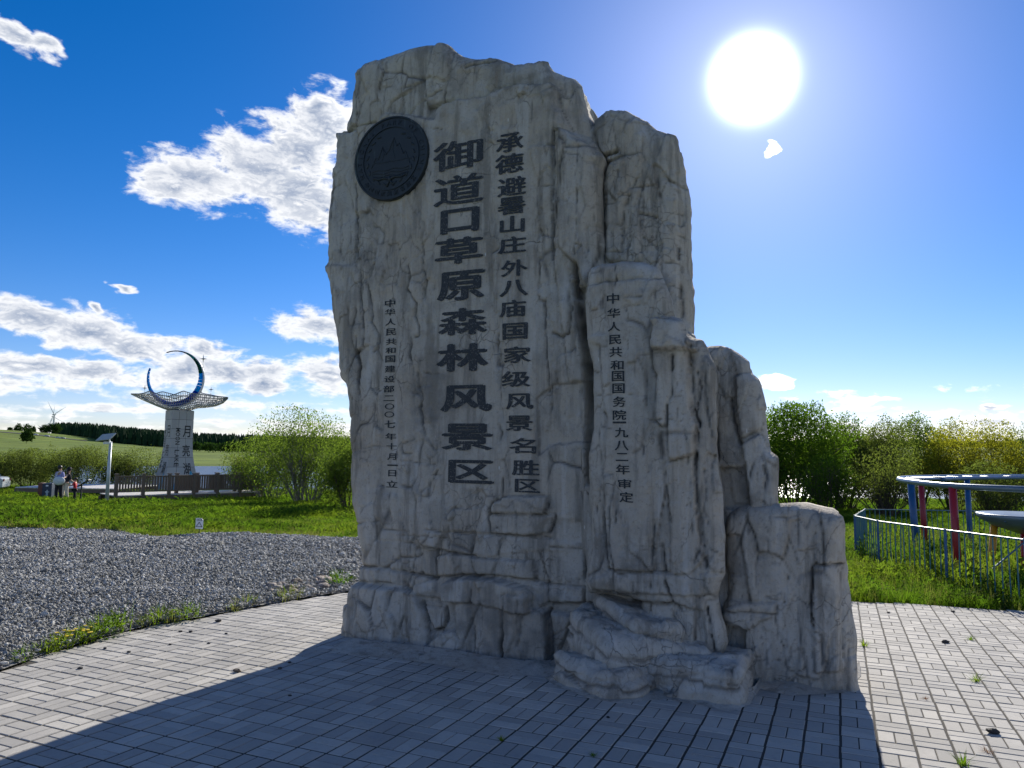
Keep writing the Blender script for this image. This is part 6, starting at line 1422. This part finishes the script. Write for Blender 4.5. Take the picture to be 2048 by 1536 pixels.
    o = mesh_obj('lattice_wing', pydata('lattice_wing', V, F), SIL, root); md = o.modifiers.new('w', 'WIREFRAME'); md.thickness = .062; md.use_even_offset = False
    rims = MB(); rims.tube([Vector(V[i*(NV+1)]) for i in range(NU+1)], .035, 6); rims.tube([Vector(V[i*(NV+1)+NV]) for i in range(NU+1)], .035, 6); rims.build('wing_rim', SIL, root)
    # crescent
    R = 56*S; r = 51*S; off = 5.2*S; cc = Vector((X(348.5), ctr.y, zpx(757))); ua = rad(128); oc = Vector((math.cos(ua), math.sin(ua)))
    crw = empty('crescent_moon', cc); crw.parent = root; crw.location = cc
    def inner(a):                                                    # distance from the centre to the inner circle along angle a
        dx, dy = math.cos(a), math.sin(a); b = dx*oc.x*off+dy*oc.y*off; return b+math.sqrt(max(0, b*b-off*off+r*r))
    cols = {}
    def band(name, c):
        m_ = leaf_mat(name, c, tuple(q*1.15 for q in c), .6, .35); cols[name] = m_
    band('navy_glass', (.006, .02, .12)); band('teal_glass', (.01, .22, .34)); band('green_glass', (.008, .09, .09)); band('azure_glass', (.01, .22, .75)); band('blue_glass', (.008, .06, .50))
    WH = simple('white_trim', (.66, .68, .68), .4, .03, 3, bump=0)
    NN = 44; a0, a1 = rad(-201), rad(112)
    for i in range(NN):
        A_, B_ = a0+(a1-a0)*i/NN+.006, a0+(a1-a0)*(i+1)/NN-.006; m_ = math.degrees((A_+B_)/2)
        nm = 'navy_glass' if m_ > 72 else 'teal_glass' if m_ > 47 else 'green_glass' if m_ > 12 else 'azure_glass' if m_ > -28 else 'blue_glass' if m_ > -150 else 'azure_glass'
        V = []
        for y in (-.13, .11):
            for a, rr in ((A_, R), (B_, R), (B_, inner(B_)), (A_, inner(A_))): rr = min(rr, R-.01) if rr != R else R; V.append((math.cos(a)*rr, y, math.sin(a)*rr))
        MB().add(V, [(0, 1, 2, 3), (7, 6, 5, 4), (0, 4, 5, 1), (2, 6, 7, 3), (1, 5, 6, 2), (0, 3, 7, 4)]).build('moon_panel', cols[nm], crw)
    # white outer rim, wide on the right where the side of the moon shows
    V = []; n = 60
    for i in range(n+1):
        a = a0+(a1-a0)*i/n; th = (R-inner(a))
        for rr, y in ((R+.012, -.12), (R+.012+max(0, th)*.28, .02), (R+.012, .16), (R+.003, .02)): V.append((math.cos(a)*rr, y, math.sin(a)*rr))
    MB().add(V, [(i*4+k, i*4+(k+1) % 4, i*4+4+(k+1) % 4, i*4+4+k) for i in range(n) for k in range(4)]).build('moon_rim', WH, crw, True)
    # stars on rods
    for (px, py, sz, rb) in ((402, 717, .36, 790), (288, 777, .24, 790), (421, 778, .24, 791), (338, 800, .2, 806)):
        V = []; zc = zpx(py); n = 8
        for k in range(8): rr = sz if k % 2 == 0 else sz*.2; a = math.pi*k/4; V.append(Vector((X(px)+math.sin(a)*rr*(1 if k % 4 == 0 else .85), ctr.y, zc+math.cos(a)*rr)))
        V += [Vector((X(px), ctr.y-.07, zc)), Vector((X(px), ctr.y+.07, zc))]
        st_ = MB().add(V, [(k, (k+1) % 8, 8) for k in range(8)]+[((k+1) % 8, k, 9) for k in range(8)]).build('star', SIL, root)
        MB().tube([(X(px), ctr.y, zc-sz), (X(px), ctr.y, zpx(rb))], .018, 5).build('star_rod', SIL, root)
moon_tower()

# ------------------------------------------------------------------ small warning sign
b = on(398, 1075, 16.55); b.z = gz1(b.x, b.y); t = empty('warning_sign', b, rad(-10), label='small white warning plate with a black triangle on a thin stake at the gravel edge', cat='sign'); k = 16.55/F_PX
zt = at(398, 1036, 16.55).z-b.z; hh = 21*k; ww = 16*k
MB().tube([(0, 0, -.05), (0, 0, zt-hh*.6)], .008, 6).build('stake', DARKM, t)
MB().prism([(-ww/2, -hh/2), (ww/2, -hh/2), (ww/2, hh*.32), (ww*.3, hh/2), (-ww/2, hh/2)], Matrix.Translation((0, -.012, zt-hh/2)) @ Matrix.Rotation(math.pi/2, 4, 'X'), .006).build('plate', simple('white_plate', (.66, .70, .74), .5, .05), t)
INK2 = simple('black_print', (.02, .025, .035), .6, .05); tr = MB(); P3_ = [Vector((0, 0, hh*.12)), Vector((-ww*.40, 0, -hh*.30)), Vector((ww*.40, 0, -hh*.30))]
for a, b_ in ((0, 1), (1, 2), (2, 0)): tr.tube([P3_[a]+Vector((0, -.022, zt-hh/2)), P3_[b_]+Vector((0, -.022, zt-hh/2))], ww*.035, 5)
tr.build('triangle', INK2, t)
for r_, s_ in enumerate(('小心地滑', '注意安全')):
    for q, ch in enumerate(s_):
        me = glyph_mesh(ch, .02, 0)
        for v in me.vertices: v.co = Vector(((v.co.x-.5)*ww*.17+(q-1.5)*ww*.2, -.021, zt-hh*(.09+.12*r_)+(v.co.y-.35)*ww*.17))
        mesh_obj('plate_letter', me, INK2, t)

# ------------------------------------------------------------------ playground: fence, climbing frame, dish
FEN = MT('blue_green_rail_paint'); n_ = FEN.noise(7, 4); n2 = FEN.noise(45, 4); FEN.col(FEN.mix(FEN.ss(n2, .62, .72), FEN.mix(n_, (.025, .115, .165), (.03, .16, .22)), (.14, .10, .07))); FEN.rough(.45); FEN = FEN.m
BLUE = simple('blue_paint', (.012, .085, .24), .4, .2, 5); REDP = MT('chipped_red_paint'); n2 = REDP.noise(26, 5, .7); REDP.col(REDP.mix(REDP.ss(n2, .64, .69), (.26, .012, .025), (.36, .33, .30))); REDP.rough(.45); REDP = REDP.m
YELP = simple('yellow_paint', (.42, .24, .02), .45, .2, 5); GREY = simple('blue_grey_pipe', (.10, .16, .22), .35, .12, 6, metal=.3)
def fence():
    P = [(15, 18), (8.6, 18), (6.38, 13.75), (6.11, 12.35), (6.20, 10.6), (6.33, 9.15), (7.6, 8.9)]; H = .80
    root = empty('playground_fence', (6.38, 13.7, gz1(6.38, 13.7)), label='low blue green iron fence of upright bars around the playground', cat='fence'); o0 = root.location
    bar = pydata('bar', *(lambda m_: (m_.V, m_.F))(MB().tube([(0, 0, -.06), (0, 0, H)], .0085, 6)))
    postm = pydata('post', *(lambda m_: (m_.V, m_.F))(MB().tube([(0, 0, -.1), (0, 0, H+.02)], .020, 8)))
    for i in range(len(P)-1):
        a, b_ = Vector(P[i]+(0,)), Vector(P[i+1]+(0,)); L = (b_-a).length; n = int(L/.125)
        for k in range(1, n): q = a+(b_-a)*k/n; o = mesh_obj('bar', bar, FEN, root, Vector((q.x, q.y, gz1(q.x, q.y)))-o0); o.rotation_euler = (random.gauss(0, .012), random.gauss(0, .012), 0)
        for h in (H,):
            a_ = Vector((a.x, a.y, gz1(a.x, a.y)+h)); c_ = Vector((b_.x, b_.y, gz1(b_.x, b_.y)+h)); MB().tube([a_-o0, c_-o0], .013 if h > .2 else .010, 8).build('rail', FEN, root)
    for q in P: mesh_obj('post', postm, BLUE, root, Vector((q[0], q[1], gz1(*q)))-o0)
fence()
def g3(x, y, dz=0): return Vector((x, y, gz1(x, y)+dz))
def frame():
    root = empty('climbing_frame', g3(7.0, 12.0), label='curved climbing frame of blue grey pipes with rungs on red and blue posts', cat='climbing frame'); o0 = root.location.copy()
    zt = 1.04
    outer = [Vector((x, y, z)) for x, y, z in [(10.4, 11.2, 1.17), (9.0, 10.5, 1.17), (8.0, 10.25, 1.17), (7.2, 10.55, 1.17), (6.78, 11.4, 1.17), (6.82, 12.4, 1.18), (7.10, 13.5, 1.19), (7.75, 14.5, 1.2), (9.0, 15.6, 1.2), (11, 17.0, 1.2), (14, 18.6, 1.2)]]
    def smooth(P, n=6):
        out = []
        for i in range(len(P)-1):
            p0, p1, p2, p3 = P[max(i-1, 0)], P[i], P[i+1], P[min(i+2, len(P)-1)]
            for k in range(n): t = k/n; out.append(.5*((2*p1)+(-p0+p2)*t+(2*p0-5*p1+4*p2-p3)*t*t+(-p0+3*p1-3*p2+p3)*t**3))
        return out+[P[-1]]
    so = smooth(outer); MB().tube([p-o0 for p in so], .045, 12).build('outer_pipe', GREY, root, True)
    inn = [Vector((x, y, z)) for x, y, z in [(8.1, 13.9, 1.2), (9.2, 14.9, 1.2), (11.2, 16.2, 1.2), (14.3, 17.8, 1.2)]]
    si = smooth(inn); MB().tube([p-o0 for p in si], .040, 12).build('inner_pipe', BLUE, root, True)
    for k in range(3, len(so)-2, 2):
        a = so[k]; b_ = min(si, key=lambda q: (q-a).length)
        if (a-b_).length < 1.1: MB().tube([a-o0, b_-o0], .018, 8).build('rung', GREY, root, True)
    for (x, y, m, r) in ((7.85, 14.4, BLUE, .075), (8.35, 15.0, REDP, .065), (6.80, 11.35, REDP, .066), (9.2, 14.9, BLUE, .060), (12.6, 17.4, REDP, .075)):
        q = g3(x, y); top = min(so+si, key=lambda p: (p.xy-q.xy).length); MB().tube([q+Vector((.02, 0, -.1))-o0, Vector((q.x*.6+top.x*.4, q.y*.6+top.y*.4, top.z-.02))-o0], r*.85, 14).build('post', m, root, True)
frame()
def dish():
    c = at(2052, 1032, 11.0); root = empty('dish_seat', g3(c.x, c.y), label='round blue dish platform on red and yellow legs at the right picture edge', cat='playground dish'); hz = c.z-root.location.z
    MB().lathe([(.10, hz-.26), (.42, hz-.16), (.62, hz-.04), (.64, hz+.02), (.61, hz+.03), (.40, hz-.02), (.0001, hz-.04)], 40).build('dish', GREY, root, True)
    for k in range(12):
        a = k*math.pi/6; MB().tube([(.1*math.cos(a), .1*math.sin(a), hz-.24), (.59*math.cos(a), .59*math.sin(a), hz-.06)], .010, 6).build('rib', BLUE, root)
    for (x, y, m) in ((-.12, -.2, REDP), (.02, .1, REDP), (-.36, .35, YELP)): MB().tube([(x, y, -.1), (x*.8, y*.8, hz-.1)], .05, 12).build('leg', m, root, True)
    MB().tube([(-.9, -.3, .12), (.1, -.25, hz*.9), (.5, -.2, hz+.5)], .012, 6).build('tie_rod', GREY, root)
dish()

# ------------------------------------------------------------------ things along the paving
RV = stone_material('river_stone', (.16, .12, .09), (.42, .36, .31))
COB = 'rounded cobbles heaped where the gravel meets the paving'
rs = random.Random(4)
k = 0
for i in range(34):
    px = rs.uniform(538, 655); py = np.interp(px, [538, 655], [1188, 1172])+rs.uniform(-14, 8); q = gp(px, py); s = rs.uniform(.045, .095)
    me = pebble_mesh('cobble', 50+i, .6, 2); me.polygons.foreach_set('use_smooth', [True]*len(me.polygons)); o = mesh_obj('cobble', me, RV, None, (q[0], q[1], -.0215*q[1]+s*.35)); o.scale = (s, s, s); o.rotation_euler = (rs.uniform(-.3, .3), rs.uniform(-.3, .3), rs.uniform(0, 6))
    tag(o, 'rounded brown cobble in the heap where gravel meets paving left of the rock', 'stone', COB)
DKS = stone_material('dark_stone', (.03, .03, .032), (.10, .09, .085))
SP = [(1986, 1467, .032, 'dark fist-sized stone lying near the bottom right of the paving'), (1892, 1286, .028, 'dark oval stone on the sunlit paving right of the rock'), (1777, 1226, .016, 'small dark pebble on the paving near the lawn right of the rock'), (1906, 1224, .018, 'small dark pebble by the lawn edge below the fence'),
      (560, 1338, .014, None), (579, 1326, .012, None), (474, 1344, .024, 'pale round stone just above the shadow edge on the left paving'), (160, 1338, .016, 'dark pebble alone on the far left paving'), (210, 1298, .013, None), (258, 1305, .013, None), (361, 1264, .015, None), (381, 1264, .015, None), (340, 1290, .012, None), (417, 1288, .012, None), (452, 1268, .012, None),
      (436, 1244, .026, 'brown stone at the paving border by the weeds'), (1216, 1436, .010, None), (580, 1392, .010, None)]
for i, (px, py, s, lb) in enumerate(SP):
    q = gp(px, py); me = pebble_mesh('pebble', 90+i, .6, 2); o = mesh_obj('pebble', me, DKS if lb is None or 'pale' not in lb else RV, None, (q[0], q[1], -.0215*q[1]+s*.5)); o.scale = (s*1.3, s, s)
    tag(o, lb or 'tiny dark pebble scattered on the sunlit left paving', 'stone', None if lb else 'tiny pebbles on the left paving')
FLW = simple('yellow_petal', (.75, .55, .01), .6, .1)
def weed(px, py, s, seed, label, kind=0, flowers=0, group=None):
    q = gp(px, py); root = empty('weed', (q[0], q[1], -.0215*q[1]-.01), label=label, cat='weed', group=group); rr = random.Random(seed)
    if kind == 0: mesh_obj('leaves', weed_mesh('leaves', seed, 90, .20*s, .17*s, .026*s, .06*s), WEED, root); mesh_obj('blades', tuft_mesh('blades', seed+1, 34, .26*s, .007, .14*s, .8), GR1, root)
    elif kind == 1: mesh_obj('blades', tuft_mesh('blades', seed, 44, .17*s, .006, .06*s, 1.1), GR1, root)
    elif kind == 2: mesh_obj('blades', tuft_mesh('blades', seed, 60, .22*s, .006, .16*s, .9), GR2, root); mesh_obj('leaves', weed_mesh('leaves', seed, 20, .16*s, .12*s, .02*s, .05*s), WEED, root)
    elif kind == 3: mesh_obj('blades', tuft_mesh('blades', seed, 36, .06*s, .004, .03*s, 1.6), C_WEEDR, root)
    for k in range(flowers):
        a = rr.uniform(0, 6.28); r = rr.uniform(.02, .16)*s; MB().lathe([(.0001, -.004), (.014, 0), (.016, .004), (.0001, .006)], 8).build('flower', FLW, root, False, (r*math.cos(a), r*math.sin(a), .12*s+rr.uniform(0, .06)))
C_WEEDR = leaf_mat('reddish_weed', (.16, .05, .03), (.22, .10, .05), .3)
B_ = 'weeds along the left paving border'
for i, (px, py, s, kd, fl, lb) in enumerate([(40, 1322, .8, 0, 0, 'low weed clump nearest the left picture edge on the paving border'), (88, 1306, .9, 0, 0, 'low weed clump second from the left on the paving border'), (118, 1298, 1.1, 0, 3, 'green weed clump with a few yellow flowers left of the flowering one'), (150, 1288, 1.2, 0, 12, 'weed clump thick with yellow flowers on the paving border'),
        (176, 1281, 1.2, 0, 3, 'leafy weed clump right of the yellow flowers'), (205, 1272, 1.5, 0, 0, 'lush weed clump at the middle of the left border'), (235, 1262, 1.7, 0, 0, 'tallest bright green weed clump on the left border'), (290, 1252, 1.0, 2, 0, 'dry grass clump after the tall green clump'), (318, 1246, 1.3, 0, 0, 'green weed clump third from the right end of the left border'),
        (345, 1243, 1.1, 2, 0, 'dry and green grass clump before the last leafy clump'), (372, 1238, 1.4, 0, 0, 'last leafy weed clump of the left border row'), (492, 1212, 1.3, 2, 0, 'tall thin weed among the stones left of the cobbles'), (470, 1222, .9, 2, 0, 'thin weed on the border left of the cobble heap'), (580, 1196, 1.6, 2, 0, 'dry straw-coloured grass clump in front of the cobbles'),
        (560, 1202, 1.2, 2, 0, 'small dry grass clump left of the straw-coloured one'), (678, 1170, 1.7, 0, 0, 'upright green weed beside the left foot of the rock')]):
    weed(px, py, s*.66, 300+i, lb, kd, fl, B_)
for i, (px, py, s, kd, lb) in enumerate([(1727, 1292, 1.0, 1, 'thin grass tuft against the right foot of the rock'), (1940, 1280, .7, 1, 'small upright weed alone on the right paving'), (1976, 1505, 1.5, 3, 'reddish spreading weed at the bottom right of the paving'), (1952, 1363, 1.0, 1, 'flat grass tuft in a joint of the right paving'),
        (1850, 1398, 1.0, 3, 'sparse reddish weed in a joint below the lone stone'), (1926, 1530, 1.0, 1, 'grass tuft at the bottom edge of the right paving'), (1003, 1480, .4, 1, 'tiny tuft in a shaded joint in front of the rock'), (1187, 1512, .35, 1, 'tiny tuft in a shaded joint at the bottom middle')]):
    weed(px, py, s*.5, 340+i, lb, kd)
# cement skirt at the foot of the rock
def skirt():
    foot = [gp(x, y) for x, y in [(655, 1300), (700, 1310), (790, 1318), (880, 1330), (930, 1340), (1000, 1352), (1085, 1352), (1110, 1372), (1180, 1398), (1240, 1408), (1330, 1398), (1460, 1424), (1500, 1410), (1520, 1378), (1580, 1392), (1690, 1386), (1722, 1352)]]
    n = len(foot); V = [(x, y, -.0215*y+.002) for x, y in foot]+[(x-NX[0]*.35, y-NX[1]*.35, -.0215*y+.03) for x, y in foot]
    mesh_obj('cement_skirt', pydata('cement_skirt', [Vector(v)-BASE for v in V], [(i, i+1, n+i+1, n+i) for i in range(n-1)], True), ROCK, MON)
skirt()
